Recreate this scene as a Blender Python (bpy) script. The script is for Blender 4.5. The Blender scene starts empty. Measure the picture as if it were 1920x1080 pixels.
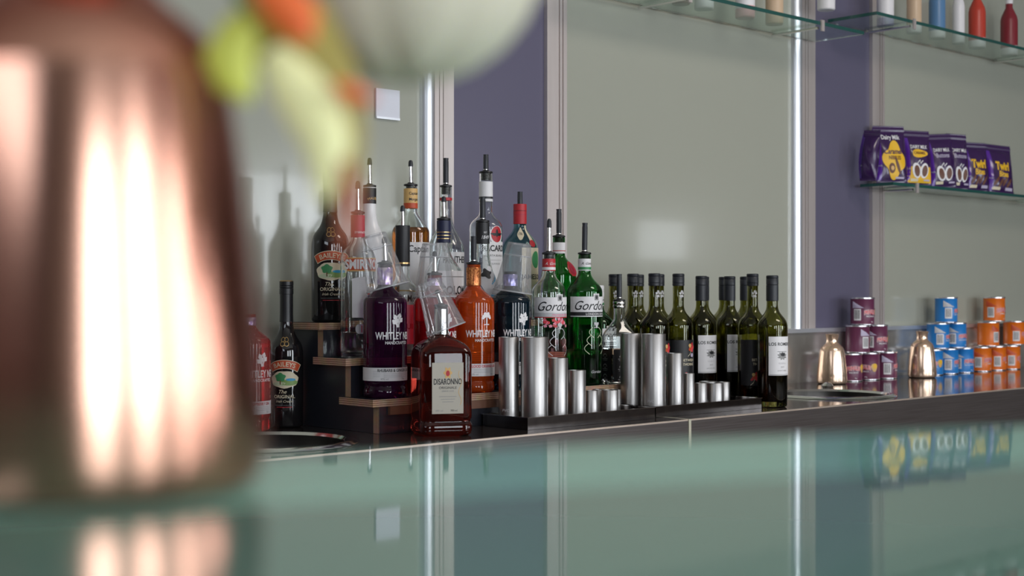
import bpy, bmesh, math, random
from mathutils import Vector, Matrix
random.seed(7)
PI = math.pi; R_ = math.radians
COL = bpy.context.scene.collection
SC = bpy.context.scene

# ------------------------------------------------------------------ camera, frame of the back bar, light
CAM_Z = 1.174; CT = 0.90; BAR_Z = CAM_Z - 0.048
ALPHA = R_(43.3); CA, SA = math.cos(ALPHA), math.sin(ALPHA)
X0, Y0 = -0.2445, 2.508                      # a point on the front edge of the back counter
F = 2666.7
cam_d = bpy.data.cameras.new('camera'); cam = bpy.data.objects.new('camera', cam_d); COL.objects.link(cam)
cam.location = (0, 0, CAM_Z); cam.rotation_euler = (PI/2, 0, 0)
cam_d.lens = 50; cam_d.sensor_width = 36; cam_d.shift_y = 10/1920
cam_d.clip_start = 0.01
cam_d.dof.use_dof = True; cam_d.dof.focus_distance = 2.98; cam_d.dof.aperture_fstop = 6.0
SC.camera = cam

def W(u, v, z=0.0):
    """a point of the back bar: u along the counter, v from its front edge to the wall, z above the floor"""
    return Vector((X0 + u*CA - v*SA, Y0 + u*SA + v*CA, z))
def at(px, v):
    """where the sight line through picture column px stands v metres behind the counter edge: (u, depth)"""
    k = (px-960)/F
    d = (v - X0*SA + Y0*CA) / (CA - k*SA)
    return (k*d - X0)*CA + (d - Y0)*SA, d
def hz(py, d): return CAM_Z + (550-py)/F*d

world = bpy.data.worlds.new('world'); SC.world = world; world.use_nodes = True
bg = world.node_tree.nodes['Background']; bg.inputs[0].default_value = (0.72, 0.82, 1.0, 1); bg.inputs[1].default_value = 0.9
SC.view_settings.view_transform = 'Standard'; SC.view_settings.look = 'None'
SC.view_settings.gamma = 1; SC.view_settings.use_curve_mapping = False
SC.view_settings.exposure = 0.2
cy = SC.cycles
cy.max_bounces = 20; cy.transmission_bounces = 18; cy.transparent_max_bounces = 24; cy.glossy_bounces = 8; cy.diffuse_bounces = 4
cy.use_denoising = True; cy.blur_glossy = 0.6; cy.sample_clamp_indirect = 8

def area(name, loc, direction, sx, sy, energy, col):
    l = bpy.data.lights.new(name, 'AREA'); l.shape = 'RECTANGLE'; l.size = sx; l.size_y = sy; l.energy = energy; l.color = col
    o = bpy.data.objects.new(name, l); COL.objects.link(o); o.location = loc
    o.rotation_euler = Vector(direction).to_track_quat('-Z', 'Y').to_euler()
    return o
NV = Vector((-SA, CA, 0)); UV_ = Vector((CA, SA, 0))
VW, ZW0, ZW1 = -4.6, 0.35, 2.4               # window wall behind the bar
WINS = [(-2.5, -1.65, .35, 2.4), (-1.05, -.25, .35, 2.4), (.55, 1.35, .35, 2.4), (2.1, 2.6, .35, 2.4), (3.4, 4.6, .9, 2.0)]
for a, b, z0, z1 in WINS:
    area('daylight', W((a+b)/2, VW-0.12, (z0+z1)/2), NV, b-a, z1-z0, 25*(b-a)*(z1-z0), (0.90, 0.95, 1.0))
area('daylight', W(7.58, VW-0.12, 1.62), NV, 0.75, 0.42, 4.5, (0.92, 0.96, 1.0))
UL = -4.2
area('daylight', W(UL-0.12, -2.3, 2.52), UV_, 2.4, .6, 11, (0.86, 0.93, 1.0))
area('warm_fill_added', W(1.6, -1.6, 2.93), (0, 0, -1), 1.2, 0.6, 22, (1.0, 0.90, 0.80))  # added warm fill from above, no ceiling fitting stands behind it

# ------------------------------------------------------------------ materials
def mat(name, col=(.5,.5,.5), rough=.5, metal=0, trans=0, ior=1.5, coat=0, spec=.5, emit=None, alpha=1, aniso=0, sss=0):
    m = bpy.data.materials.new(name); m.use_nodes = True
    p = m.node_tree.nodes['Principled BSDF']; I = p.inputs
    I['Base Color'].default_value = (*col, 1); I['Roughness'].default_value = rough; I['Metallic'].default_value = metal
    I['Transmission Weight'].default_value = trans; I['IOR'].default_value = ior; I['Coat Weight'].default_value = coat
    I['Coat Roughness'].default_value = .05; I['Specular IOR Level'].default_value = spec; I['Anisotropic'].default_value = aniso
    if sss: I['Subsurface Weight'].default_value = sss; I['Subsurface Radius'].default_value = (.01, .01, .006)
    return m
def nodes(m): return m.node_tree.nodes, m.node_tree.links, m.node_tree.nodes['Principled BSDF']
def mottled(name, c1, c2, scale, rough=.5, stretch=(1,1,1), bump=0, lo=.35, hi=.65, **k):
    m = mat(name, c1, rough, **k); n, l, p = nodes(m)
    tc = n.new('ShaderNodeTexCoord'); mp = n.new('ShaderNodeMapping'); mp.inputs['Scale'].default_value = stretch
    nz = n.new('ShaderNodeTexNoise'); nz.inputs['Scale'].default_value = scale; nz.inputs['Detail'].default_value = 4
    cr = n.new('ShaderNodeValToRGB'); cr.color_ramp.elements[0].color = (*c1,1); cr.color_ramp.elements[1].color = (*c2,1)
    cr.color_ramp.elements[0].position = lo; cr.color_ramp.elements[1].position = hi
    l.new(tc.outputs['Object'], mp.inputs[0]); l.new(mp.outputs[0], nz.inputs['Vector']); l.new(nz.outputs[0], cr.inputs[0]); l.new(cr.outputs[0], p.inputs['Base Color'])
    if bump:
        b = n.new('ShaderNodeBump'); b.inputs['Strength'].default_value = bump; b.inputs['Distance'].default_value = .002
        l.new(nz.outputs[0], b.inputs['Height']); l.new(b.outputs[0], p.inputs['Normal'])
    return m
def ply(name, axis):
    m = mat(name, (.5,.3,.15), .55); n, l, p = nodes(m)
    tc = n.new('ShaderNodeTexCoord'); wv = n.new('ShaderNodeTexWave'); wv.wave_type = 'BANDS'; wv.bands_direction = axis
    wv.inputs['Scale'].default_value = 78; wv.inputs['Distortion'].default_value = .8; wv.inputs['Detail'].default_value = 2
    nz = n.new('ShaderNodeTexNoise'); nz.inputs['Scale'].default_value = 60
    cr = n.new('ShaderNodeValToRGB'); e = cr.color_ramp.elements
    e[0].color = (.24,.115,.06,1); e[0].position = .1; e[1].color = (.66,.44,.29,1); e[1].position = .55
    mx = n.new('ShaderNodeMixRGB'); mx.blend_type = 'MULTIPLY'; mx.inputs[0].default_value = .5
    l.new(tc.outputs['Object'], wv.inputs[0]); l.new(tc.outputs['Object'], nz.inputs['Vector'])
    l.new(wv.outputs['Fac'], cr.inputs[0]); l.new(cr.outputs[0], mx.inputs[1]); l.new(nz.outputs['Color'], mx.inputs[2]); l.new(mx.outputs[0], p.inputs['Base Color'])
    return m
def thin(name, tint=(1,1,1), milk=.05, gloss=1.0, rough=.05):
    """thin clear plastic: see-through sheet with a Fresnel sheen and a little milkiness"""
    m = bpy.data.materials.new(name); m.use_nodes = True; n, l = m.node_tree.nodes, m.node_tree.links; n.clear()
    out = n.new('ShaderNodeOutputMaterial'); tr = n.new('ShaderNodeBsdfTransparent'); tr.inputs[0].default_value = (*tint,1)
    gl = n.new('ShaderNodeBsdfGlossy'); gl.inputs['Roughness'].default_value = rough
    df = n.new('ShaderNodeBsdfDiffuse'); df.inputs[0].default_value = (.8,.82,.85,1)
    lw = n.new('ShaderNodeLayerWeight'); lw.inputs[0].default_value = .35
    mu = n.new('ShaderNodeMath'); mu.operation = 'MULTIPLY'; mu.inputs[1].default_value = gloss
    m1 = n.new('ShaderNodeMixShader'); m1.inputs[0].default_value = milk; m2 = n.new('ShaderNodeMixShader')
    l.new(tr.outputs[0], m1.inputs[1]); l.new(df.outputs[0], m1.inputs[2]); l.new(lw.outputs['Fresnel'], mu.inputs[0])
    l.new(mu.outputs[0], m2.inputs[0]); l.new(m1.outputs[0], m2.inputs[1]); l.new(gl.outputs[0], m2.inputs[2]); l.new(m2.outputs[0], out.inputs[0])
    return m

M = {}
M['panel'] = mat('satin_grey_green_glass', (.40,.412,.35), .16, coat=.3)
M['purple'] = mat('muted_purple_panel', (.125,.117,.18), .3)
M['alu'] = mottled('pinkish_aluminium', (.60,.54,.52), (.66,.60,.58), 30, .38, (1,1,.05), metal=.55)
M['alu_bright'] = mat('polished_aluminium', (.80,.83,.88), .36, metal=.8)
M['plaster'] = mat('warm_white_plaster', (.62,.58,.53), .8)
M['dark_room'] = mat('dark_room_paint', (.16,.14,.13), .8)
M['maroon'] = mat('dark_maroon_paint', (.10,.045,.045), .7); M['front'] = mat('warm_brown_paint', (.30,.22,.18), .7)
M['floor'] = mottled('grey_vinyl', (.16,.15,.14), (.22,.20,.18), 5, .5)
M['worktop'] = mottled('dark_polished_worktop', (.030,.024,.022), (.045,.038,.035), 220, .09, ior=1.7)
M['fascia'] = mottled('dark_steel_fascia', (.14,.12,.115), (.18,.16,.155), 60, .32, (.1,1,6), metal=.7)
M['joint'] = mat('pale_joint_strip', (.55,.53,.42), .4)
M['edge'] = mat('bright_edge', (.75,.62,.52), .35, metal=.7)  # pale metal tone for the thin line along the counter front
M['steel'] = mottled('brushed_steel', (.40,.385,.375), (.50,.49,.48), 90, .36, (1,1,.02), metal=1)
M['steel_in'] = mat('steel_inside', (.45,.44,.43), .3, metal=1)
M['steel_tray'] = mottled('polished_tray_steel', (.22,.20,.195), (.28,.26,.25), 40, .16, metal=1)
M['steel_sink'] = mat('sink_steel', (.10,.095,.09), .3, metal=1)
M['splash'] = mottled('polished_steel_splashback', (.58,.56,.52), (.68,.65,.60), 8, .17, metal=.7)
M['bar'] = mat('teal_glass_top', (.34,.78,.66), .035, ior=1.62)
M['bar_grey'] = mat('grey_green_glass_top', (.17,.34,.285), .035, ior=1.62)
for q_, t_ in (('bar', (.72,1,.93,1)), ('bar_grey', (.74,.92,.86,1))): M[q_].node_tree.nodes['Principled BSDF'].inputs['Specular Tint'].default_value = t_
M['bar_body'] = mat('bar_front_laminate', (.09,.13,.125), .5)
M['shelf_glass'] = mat('shelf_glass', (.72,.86,.80), .01, trans=1, ior=1.3)
M['shelf_edge'] = mat('dark_green_glass_edge', (.02,.085,.075), .12)
M['laminate'] = mat('charcoal_laminate', (.020,.022,.030), .30)
M['ply_h'] = ply('plywood_edge_layers', 'Z'); M['ply_v'] = ply('plywood_end_layers', 'Y')
M['brown'] = mat('strip_brown', (.16,.07,.04), .5)
M['black'] = mat('black_plastic', (.012,.012,.014), .35)
M['grey_black'] = mat('soft_black_rubber', (.022,.025,.032), .42)
M['chrome'] = mat('chrome', (.78,.77,.76), .12, metal=1)
M['clear'] = mat('clear_glass', (.94,.97,.96), 0, trans=1, ior=1.47)
M['green_glass'] = mat('green_glass', (.06,.40,.10), 0, trans=1, ior=1.47)
M['wine_glass'] = mat('olive_green_bottle_glass', (.33,.33,.09), .02, trans=1, ior=1.47)
M['blue_glass'] = mat('blue_green_glass', (.25,.50,.50), 0, trans=1, ior=1.47)
M['dark_glass'] = mat('near_black_glass', (.010,.009,.010), .06, coat=.4)
M['spirit'] = mat('clear_spirit', (.97,.98,.98), 0, trans=1, ior=1.34)
def liq(n, c): M[n] = mat(n, c, 0, trans=1, ior=1.36)
liq('amber', (.50,.16,.025)); 
for n, c, t in (('plum', (.10,.010,.085), .85), ('orange', (.90,.13,.015), .72), ('navy', (.012,.05,.09), .85), ('cherry', (.58,.012,.02), .75)): M[n] = mat(n, c, .02, trans=t, ior=1.42)
M['cognac'] = mat('cognac', (.14,.013,.008), .02, trans=.92, ior=1.42); liq('wine', (.05,.012,.008)); liq('pinkish', (.95,.40,.42))
M['white_glaze'] = mat('white_glaze', (.84,.83,.84), .25)
for n, c in dict(white=(.82,.81,.83), cream=(.74,.66,.48), silver_paper=(.50,.47,.40), ink=(.012,.012,.015), red=(.50,.02,.03), orange_red=(.55,.075,.02),
                 gold=(.70,.44,.16), pink=(.80,.30,.42), sky=(.04,.35,.60), green=(.05,.28,.10), mid_green=(.22,.36,.10), lavender=(.50,.45,.60),
                 grey=(.30,.30,.30), light_grey=(.55,.55,.57), navy_paper=(.012,.016,.055), crimson=(.42,.015,.05), yellow=(.85,.50,.02), chocolate=(.13,.04,.015),
                 purple_ink=(.045,.008,.085), hot=(.75,.05,.07), black_paper=(.010,.010,.012), pale_green=(.55,.62,.42)).items():
    M['p_'+n] = mat('print_'+n, c, .45)
M['gold_foil'] = mat('gold_foil', (.75,.50,.22), .28, metal=.9)
M['copper_foil'] = mottled('copper_filigree_foil', (.75,.30,.10), (.25,.06,.02), 260, .3, metal=.7)
M['iris'] = mottled('iridescent_hammered_collar', (.28,.16,.50), (.75,.62,.66), 150, .2, metal=.6)
M['iris_blue'] = mottled('iridescent_blue_collar', (.14,.16,.50), (.55,.50,.80), 150, .2, metal=.6)
M['cup'] = thin('thin_clear_plastic', (.97,.97,.98), .17, .5)
M['cup_rim'] = thin('clear_plastic_rim', (.88,.88,.90), .40, .6)
M['copper'] = mottled('copper_lustre_glass', (.90,.62,.44), (.93,.70,.53), 14, .18, (1,1,.3), metal=.8)
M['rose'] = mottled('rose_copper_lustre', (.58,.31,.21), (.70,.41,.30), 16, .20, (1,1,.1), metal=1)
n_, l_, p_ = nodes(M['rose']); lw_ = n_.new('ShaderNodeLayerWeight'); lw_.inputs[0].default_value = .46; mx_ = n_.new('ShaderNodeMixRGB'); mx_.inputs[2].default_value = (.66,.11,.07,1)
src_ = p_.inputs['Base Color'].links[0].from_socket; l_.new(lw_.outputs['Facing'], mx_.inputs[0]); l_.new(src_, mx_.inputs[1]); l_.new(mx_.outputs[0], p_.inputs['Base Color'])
M['can_purple'] = mat('can_purple', (.15,.035,.085), .3); M['can_blue'] = mat('can_blue', (.02,.22,.62), .3); M['can_orange'] = mat('can_orange', (.80,.17,.01), .3)
M['can_metal'] = mat('can_metal', (.75,.74,.76), .25, metal=.9)
M['bag'] = mat('purple_foil', (.036,.009,.075), .26, coat=.3); M['bag_lit'] = mat('lit_side_foil', (.10,.022,.33), .22, coat=.4)  # violet copy of the foil paints in the light on each bag's left side
M['card'] = mat('pale_card', (.72,.74,.82), .4)
M['petal_white'] = mat('white_petal', (.70,.64,.51), .6, sss=.4)
M['petal_yellow'] = mat('pale_yellow_petal', (.95,.93,.48), .5, sss=.2); M['leaf_olive'] = mat('olive_leaf', (.34,.27,.04), .5)
M['leaf_red'] = mat('rusty_leaf', (.42,.10,.04), .5); M['petal_orange'] = mat('orange_petal', (.85,.15,.03), .5); M['lime'] = mat('lime_petal', (.62,.66,.10), .5); M['stem'] = mat('flower_stem', (.14,.22,.05), .5)

# ------------------------------------------------------------------ mesh helpers
class MB:
    def __init__(s): s.v = []; s.f = []; s.m = []; s.mats = []
    def mi(s, m):
        m = M[m] if isinstance(m, str) else m
        if m not in s.mats: s.mats.append(m)
        return s.mats.index(m)
    def face(s, idx, m): s.f.append(tuple(idx)); s.m.append(s.mi(m))
    def box(s, x0, x1, y0, y1, z0, z1, m, faces=None):
        """faces: optional {'x-':mat,...} overriding the material of single faces"""
        b = len(s.v); s.v += [Vector(p) for p in ((x0,y0,z0),(x1,y0,z0),(x1,y1,z0),(x0,y1,z0),(x0,y0,z1),(x1,y0,z1),(x1,y1,z1),(x0,y1,z1))]
        for k, q in (('z-',(3,2,1,0)),('z+',(4,5,6,7)),('y-',(0,1,5,4)),('x+',(1,2,6,5)),('y+',(2,3,7,6)),('x-',(3,0,4,7))):
            s.face([b+i for i in q], (faces or {}).get(k, m))
        return s
    def lathe(s, prof, m, seg=40, cx=0, cy=0, a0=0, mats=None, square=None):
        """prof: [(r, z)...] bottom to top (closed at the axis when r=0); mats: one material per ring band"""
        rings = []
        for r, z in prof:
            if r < 1e-6: rings.append([len(s.v)]); s.v.append(Vector((cx, cy, z)))
            else:
                b = len(s.v); rings.append(list(range(b, b+seg)))
                for i in range(seg):
                    a = a0 + 2*PI*i/seg; q = 1.0 if square is None else square(a, r, z)
                    s.v.append(Vector((cx + r*q*math.sin(a), cy - r*q*math.cos(a), z)))
        for j in range(len(rings)-1):
            A, B = rings[j], rings[j+1]; mm = mats[j] if mats else m
            if len(A) == 1 and len(B) == 1: continue
            for i in range(seg):
                k = (i+1) % seg
                if len(A) == 1: s.face((A[0], B[k], B[i]), mm)
                elif len(B) == 1: s.face((A[i], A[k], B[0]), mm)
                else: s.face((A[i], A[k], B[k], B[i]), mm)
        return s
    def tube(s, pts, rad, m, seg=12, cap=True):
        pts = [Vector(p) for p in pts]; n = len(pts); rings = []
        for i, p in enumerate(pts):
            t = (pts[min(i+1,n-1)] - pts[max(i-1,0)]).normalized(); r = rad[i] if isinstance(rad, (list,tuple)) else rad
            x = t.cross(Vector((.3,.9,.2))).normalized(); y = t.cross(x)
            b = len(s.v); rings.append(list(range(b, b+seg)))
            for k in range(seg): a = 2*PI*k/seg; s.v.append(p + (x*math.cos(a)+y*math.sin(a))*r)
        for j in range(n-1):
            for i in range(seg):
                k = (i+1)%seg; s.face((rings[j][i], rings[j][k], rings[j+1][k], rings[j+1][i]), m)
        if cap: s.face(rings[0][::-1], m); s.face(rings[-1], m)
        return s
    def grid(s, fn, nu, nv, m, close_u=False):
        b = len(s.v)
        for j in range(nv+1):
            for i in range(nu+1): s.v.append(Vector(fn(i/nu, j/nv)))
        for j in range(nv):
            for i in range(nu):
                q = b+j*(nu+1)+i; s.face((q, q+1, q+nu+2, q+nu+1), m)
        return s
    # printed marks, laid on a surface by a mapper (x along, y up) -> point
    def rect(s, mp, x0, x1, y0, y1, m, nx=None, ny=2):
        nx = nx or max(2, int(abs(x1-x0)/.004))
        return s.grid(lambda a, b: mp(x0+(x1-x0)*a, y0+(y1-y0)*b), nx, ny, m)
    def blob(s, mp, cx, cy, rx, ry, m, seg=28, rings=3, rf=None, rot=0):
        b = len(s.v); s.v.append(Vector(mp(cx, cy))); ids = []
        cr, sr = math.cos(rot), math.sin(rot)
        for j in range(1, rings+1):
            for i in range(seg):
                a = 2*PI*i/seg; q = (rf(a) if rf else 1)*j/rings; x, y = rx*q*math.cos(a), ry*q*math.sin(a)
                s.v.append(Vector(mp(cx + x*cr - y*sr, cy + x*sr + y*cr)))
        for i in range(seg):
            k = (i+1)%seg; s.face((b, b+1+i, b+1+k), m)
            for j in range(rings-1):
                p, q = b+1+j*seg, b+1+(j+1)*seg; s.face((p+i, q+i, q+k, p+k), m)
        return s
    def line(s, mp, pts, w, m):
        n = len(pts)
        for i in range(n-1):
            (x0,y0),(x1,y1) = pts[i], pts[i+1]; dx, dy = x1-x0, y1-y0; L = math.hypot(dx,dy) or 1; ox, oy = -dy/L*w/2, dx/L*w/2
            b = len(s.v); s.v += [Vector(mp(*q)) for q in ((x0+ox,y0+oy),(x0-ox,y0-oy),(x1-ox,y1-oy),(x1+ox,y1+oy))]
            s.face((b,b+1,b+2,b+3), m)
        return s
    def text(s, mp, txt, size, cx, cy, m, shear=0, bold=0, squeeze=1, pre=None, align='C'):
        vs, fs = glyphs(txt, shear, bold)
        xs = [v[0] for v in vs]; w0, w1 = min(xs), max(xs); off = {'C':(w0+w1)/2, 'L':w0, 'R':w1}[align]
        b = len(s.v)
        for x, y in vs:
            x, y = (x-off)*size*squeeze, (y-.34)*size
            if pre: x, y = pre(x, y)
            s.v.append(Vector(mp(cx+x, cy+y)))
        for f in fs: s.face([b+i for i in f], m)
        return s
    def build(s, name, parent=None, smooth=True, ang=35, loc=None):
        me = bpy.data.meshes.new(name); me.from_pydata([tuple(v) for v in s.v], [], s.f)
        for m in s.mats: me.materials.append(m)
        me.polygons.foreach_set('material_index', s.m)
        if smooth:
            me.polygons.foreach_set('use_smooth', [True]*len(s.f)); me.update()
            me.set_sharp_from_angle(angle=R_(ang))
        me.update()
        o = bpy.data.objects.new(name, me); COL.objects.link(o)
        if parent: o.parent = parent
        if loc is not None: o.location = loc
        return o
_g = {}
def glyphs(txt, shear, bold):
    k = (txt, shear, bold)
    if k not in _g:
        c = bpy.data.curves.new('lettering', 'FONT'); c.body = txt; c.shear = shear; c.offset = bold; c.resolution_u = 3; c.fill_mode = 'FRONT'
        o = bpy.data.objects.new('lettering', c); COL.objects.link(o); me = o.to_mesh()
        _g[k] = ([(v.co.x, v.co.y) for v in me.vertices], [tuple(p.vertices) for p in me.polygons])
        o.to_mesh_clear(); bpy.data.objects.remove(o); bpy.data.curves.remove(c)
    return _g[k]

def tag(o, label=None, cat=None, group=None, kind=None):
    if label: o['label'] = label
    if cat: o['category'] = cat
    if group: o['group'] = group
    if kind: o['kind'] = kind
    return o
def thing(name, label, cat, loc=(0,0,0), rz=0, group=None):
    o = bpy.data.objects.new(name, None); o.empty_display_size = .02; COL.objects.link(o)
    o.location = loc; o.rotation_euler = (0,0,rz); return tag(o, label, cat, group)
def dup(root, label=None, loc=None, rz=None, group=None):
    r = root.copy(); COL.objects.link(r)
    for ch in root.children:
        c = ch.copy(); COL.objects.link(c); c.parent = r
        for g in ch.children:
            d = g.copy(); COL.objects.link(d); d.parent = c
    if loc is not None: r.location = loc
    if rz is not None: r.rotation_euler = (0,0,rz)
    return tag(r, label, None, group)
def struct(name, mb, world_uv=False, **k):
    o = mb.build(name, **k)
    if world_uv: o.location = (X0, Y0, 0); o.rotation_euler = (0, 0, ALPHA)
    return tag(o, kind='structure')
def cyl(R, eps=.0005):                                  # print wrapped round a cylinder of radius R, front at -Y
    q = R+eps
    return lambda x, y: (q*math.sin(x/q), -q*math.cos(x/q), y)
def wrap(prof, eps=.0005):                              # print wrapped round a lathe profile
    pr = [p for p in prof if p[0] > 1e-6]
    def rad(z):
        for (r0,z0),(r1,z1) in zip(pr, pr[1:]):
            if z0 <= z <= z1 and z1 > z0: return r0+(r1-r0)*(z-z0)/(z1-z0)
        return pr[-1][0] if z > pr[-1][1] else pr[0][0]
    RR = max(r for r, z in pr)
    return lambda x, y: ((rad(y)+eps)*math.sin(x/RR), -(rad(y)+eps)*math.cos(x/RR), y)
def shift(mp, dx=0, dy=0): return lambda x, y: mp(x+dx, y+dy)
def arc(ra):                                            # bends a line of print upward in the middle
    return lambda x, y: ((ra+y)*math.sin(x/ra), (ra+y)*math.cos(x/ra)-ra)

# ------------------------------------------------------------------ the room
US, UE = -4.2, 9.0; VB = 0.60; ZC = 3.0
struct('floor', MB().box(US, UE, VW-.1, VB+.05, -.1, 0, 'floor'), True, smooth=False)
struct('ceiling', MB().box(US, UE, VW-.1, VB+.05, ZC, ZC+.1, 'plaster'), True, smooth=False)
struct('wall_bar', MB().box(US, UE, VB+.012, VB+.12, 0, ZC, 'dark_room'), True, smooth=False)
def holed(u0, u1, holes, v0, v1, m):                    # a wall with window openings (a, b, z0, z1)
    mb = MB(); x = u0
    for a, b, z0, z1 in sorted(holes):
        mb.box(x, a, v0, v1, 0, ZC, m); mb.box(a, b, v0, v1, 0, z0, m); mb.box(a, b, v0, v1, z1, ZC, m); x = b
    return mb.box(x, u1, v0, v1, 0, ZC, m)
HOLES = WINS + [(7.2, 7.96, 1.41, 1.83)]
struct('wall_window_side', holed(US, UE, HOLES, VW-.1, VW, 'front'), True, smooth=False)
lw = MB()
lw.box(US-.1, US, VW, -3.6, 0, ZC, 'maroon').box(US-.1, US, -1.0, VB, 0, ZC, 'maroon').box(US-.1, US, -3.6, -1.0, 0, 2.2, 'maroon').box(US-.1, US, -3.6, -1.0, 2.85, ZC, 'maroon')
struct('wall_left', lw, True, smooth=False)
struct('wall_right', MB().box(UE, UE+.1, VW-.1, VB+.05, 0, ZC, 'dark_room'), True, smooth=False)
for i, (a, b, z0, z1) in enumerate(HOLES):
    t = .05; f = MB()
    f.box(a, a+t, VW-.08, VW-.02, z0, z1, 'alu').box(b-t, b, VW-.08, VW-.02, z0, z1, 'alu').box(a+t, b-t, VW-.08, VW-.02, z0, z0+t, 'alu').box(a+t, b-t, VW-.08, VW-.02, z1-t, z1, 'alu')
    for q in ((.5, .05),) if b-a > 1.2 else (): f.box(a+(b-a)*q[0]-q[1]/2, a+(b-a)*q[0]+q[1]/2, VW-.08, VW-.02, z0+t, z1-t, 'alu')
    struct('window_%d' % (i+1), f, True, smooth=False)
# panels of the bar wall, left to right; seam positions along the counter
ZP = CT+.165
SEAM = [at(p, VB)[0] for p in (787, 845, 1020, 1057, 1483, 1523, 1630, 1653)]
def panel(name, a, b, m): struct(name, MB().box(a, b, VB, VB+.012, ZP, ZC, m), True, smooth=False)
panel('wall_glass_left', -1.2, SEAM[0], 'panel'); panel('wall_purple_left', SEAM[1], SEAM[2], 'purple'); panel('wall_glass_middle', SEAM[3], SEAM[4], 'panel')
panel('wall_purple_right', SEAM[5], SEAM[6], 'purple'); panel('wall_glass_right', SEAM[7], 4.6, 'panel')
def strip(name, a, b, bright):
    """aluminium cover strip: optional bright rounded bead on its left, then a flat face with two grooves"""
    mb = MB(); w = b-a; bead = .38*w if bright else .0
    if bright:
        pts = [(a + bead/2 - bead/2*math.cos(t), VB - .022*math.sin(t)) for t in [PI*i/12 for i in range(13)]]
        n = len(pts); base = len(mb.v)
        for z in (ZP, ZC):
            for x, y in pts: mb.v.append(Vector((x, y, z)))
        for i in range(n-1): mb.face((base+i, base+i+1, base+n+i+1, base+n+i), 'alu_bright')
        mb.face(list(range(base, base+n)), 'alu_bright')
    x = a+bead; cuts = [.0, .22, .26, .42, .46, 1.0] if bright else [0, .58, .64, .76, .82, 1.0]
    for i in range(5):
        x0, x1 = x+(b-x)*cuts[i], x+(b-x)*cuts[i+1]
        mb.box(x0, x1, VB-(.012 if i%2==0 else .006), VB+.012, ZP, ZC, 'alu')
    struct(name, mb, True, smooth=True)
strip('trim_1', SEAM[0], SEAM[1], True); strip('trim_2', SEAM[2], SEAM[3], False); strip('trim_3', SEAM[4], SEAM[5], True); strip('trim_4', SEAM[6], SEAM[7], False)
# splashback with a bright ledge above the counter
struct('wall_splashback', MB().box(-1.2, 4.6, VB-.022, VB+.012, CT, ZP-.012, 'splash'), True, smooth=False)
struct('trim_5', MB().box(-1.2, 4.6, VB-.03, VB+.012, ZP-.012, ZP, 'alu_bright'), True, smooth=False)

# ------------------------------------------------------------------ back counter: two worktops with a round sink each
UJ = at(1290, 0)[0]
SINK_R = .16
def worktop(name, label, u0, u1, su, sv):
    r = thing(name, label, 'worktop', W(0, 0, CT), ALPHA)
    bm = bmesh.new(); T = .035
    def loop(pts): vs = [bm.verts.new(p) for p in pts]; return [bm.edges.new((vs[i], vs[(i+1)%len(vs)])) for i in range(len(vs))]
    e = loop([(u0,0,0),(u1,0,0),(u1,VB-.023,0),(u0,VB-.023,0)]) + loop([(su+SINK_R*math.cos(a), sv+SINK_R*math.sin(a), 0) for a in [2*PI*i/64 for i in range(64)]])
    bmesh.ops.triangle_fill(bm, use_beauty=True, edges=e)
    for f in bm.faces:
        if f.normal.z < 0: f.normal_flip()
    g = bmesh.ops.extrude_face_region(bm, geom=bm.faces[:])
    for v in [x for x in g['geom'] if isinstance(x, bmesh.types.BMVert)]: v.co.z -= T
    bmesh.ops.recalc_face_normals(bm, faces=bm.faces[:])
    me = bpy.data.meshes.new('top_slab'); bm.to_mesh(me); bm.free(); me.materials.append(M['worktop'])
    o = bpy.data.objects.new('top_slab', me); COL.objects.link(o); o.parent = r
    MB().box(u0, u1, -.004, 0, -.0035, 0, 'edge').build('edge_strip', r, smooth=False)
    MB().box(u0, u1, -.004, .016, -.14, -.0355, 'fascia').box(u0, u1, -.004, 0, -.0355, -.0035, 'fascia').build('fascia', r, smooth=False)
    return r
uS1, dS1 = -.085, .215; uS2, dS2 = at(1558, .205)[0], .205
worktop('worktop', 'dark polished worktop under the plywood bottle steps', -1.2, UJ-.004, uS1, dS1)
worktop('worktop', 'dark polished worktop under the snack cans and copper flasks', UJ+.004, 4.6, uS2, dS2)
o = MB().box(UJ-.004, UJ+.004, -.006, .10, CT-.14, CT+.0002, 'joint'); struct('trim_6', o, True, smooth=False)
cb = MB().box(-1.2, 4.6, .03, VB-.03, .08, CT-.19, 'bar_body')
t = cb.build('base_cabinet', smooth=False); t.location = (X0, Y0, 0); t.rotation_euler = (0,0,ALPHA); tag(t, 'long dark cabinet carrying the back worktops', 'cabinet', kind='structure')
def sink(label, u, v):
    r = thing('round_sink', label, 'sink', W(u, v, CT), ALPHA)
    R = SINK_R-.002
    MB().lathe([(R-.012,.0005),(R-.006,.006),(R+.006,.006),(R+.014,.0008)], 'chrome', 72).build('rim', r)
    MB().lathe([(0,-.148),(.05,-.147),(.12,-.135),(R-.03,-.10),(R-.012,-.04),(R-.012,.0005)], 'steel_sink', 72).build('bowl', r)
    MB().lathe([(0,-.1455),(.02,-.1455),(.024,-.146)], 'chrome', 24).build('drain', r)
    return r
sink('round steel sink bowl left of the plywood bottle steps', uS1, dS1)
sink('round steel sink bowl in front of the purple cans', uS2, dS2)
uk, dk = at(1551, .40)
k_ = MB().lathe([(0,0),(.017,0),(.018,.004),(.012,.010),(.006,.014),(0,.0145)], 'chrome', 24).build('plug_knob', loc=W(uk, .40, CT+.0006))
tag(k_, 'small round steel knob on the worktop behind the right sink', 'knob')

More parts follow.
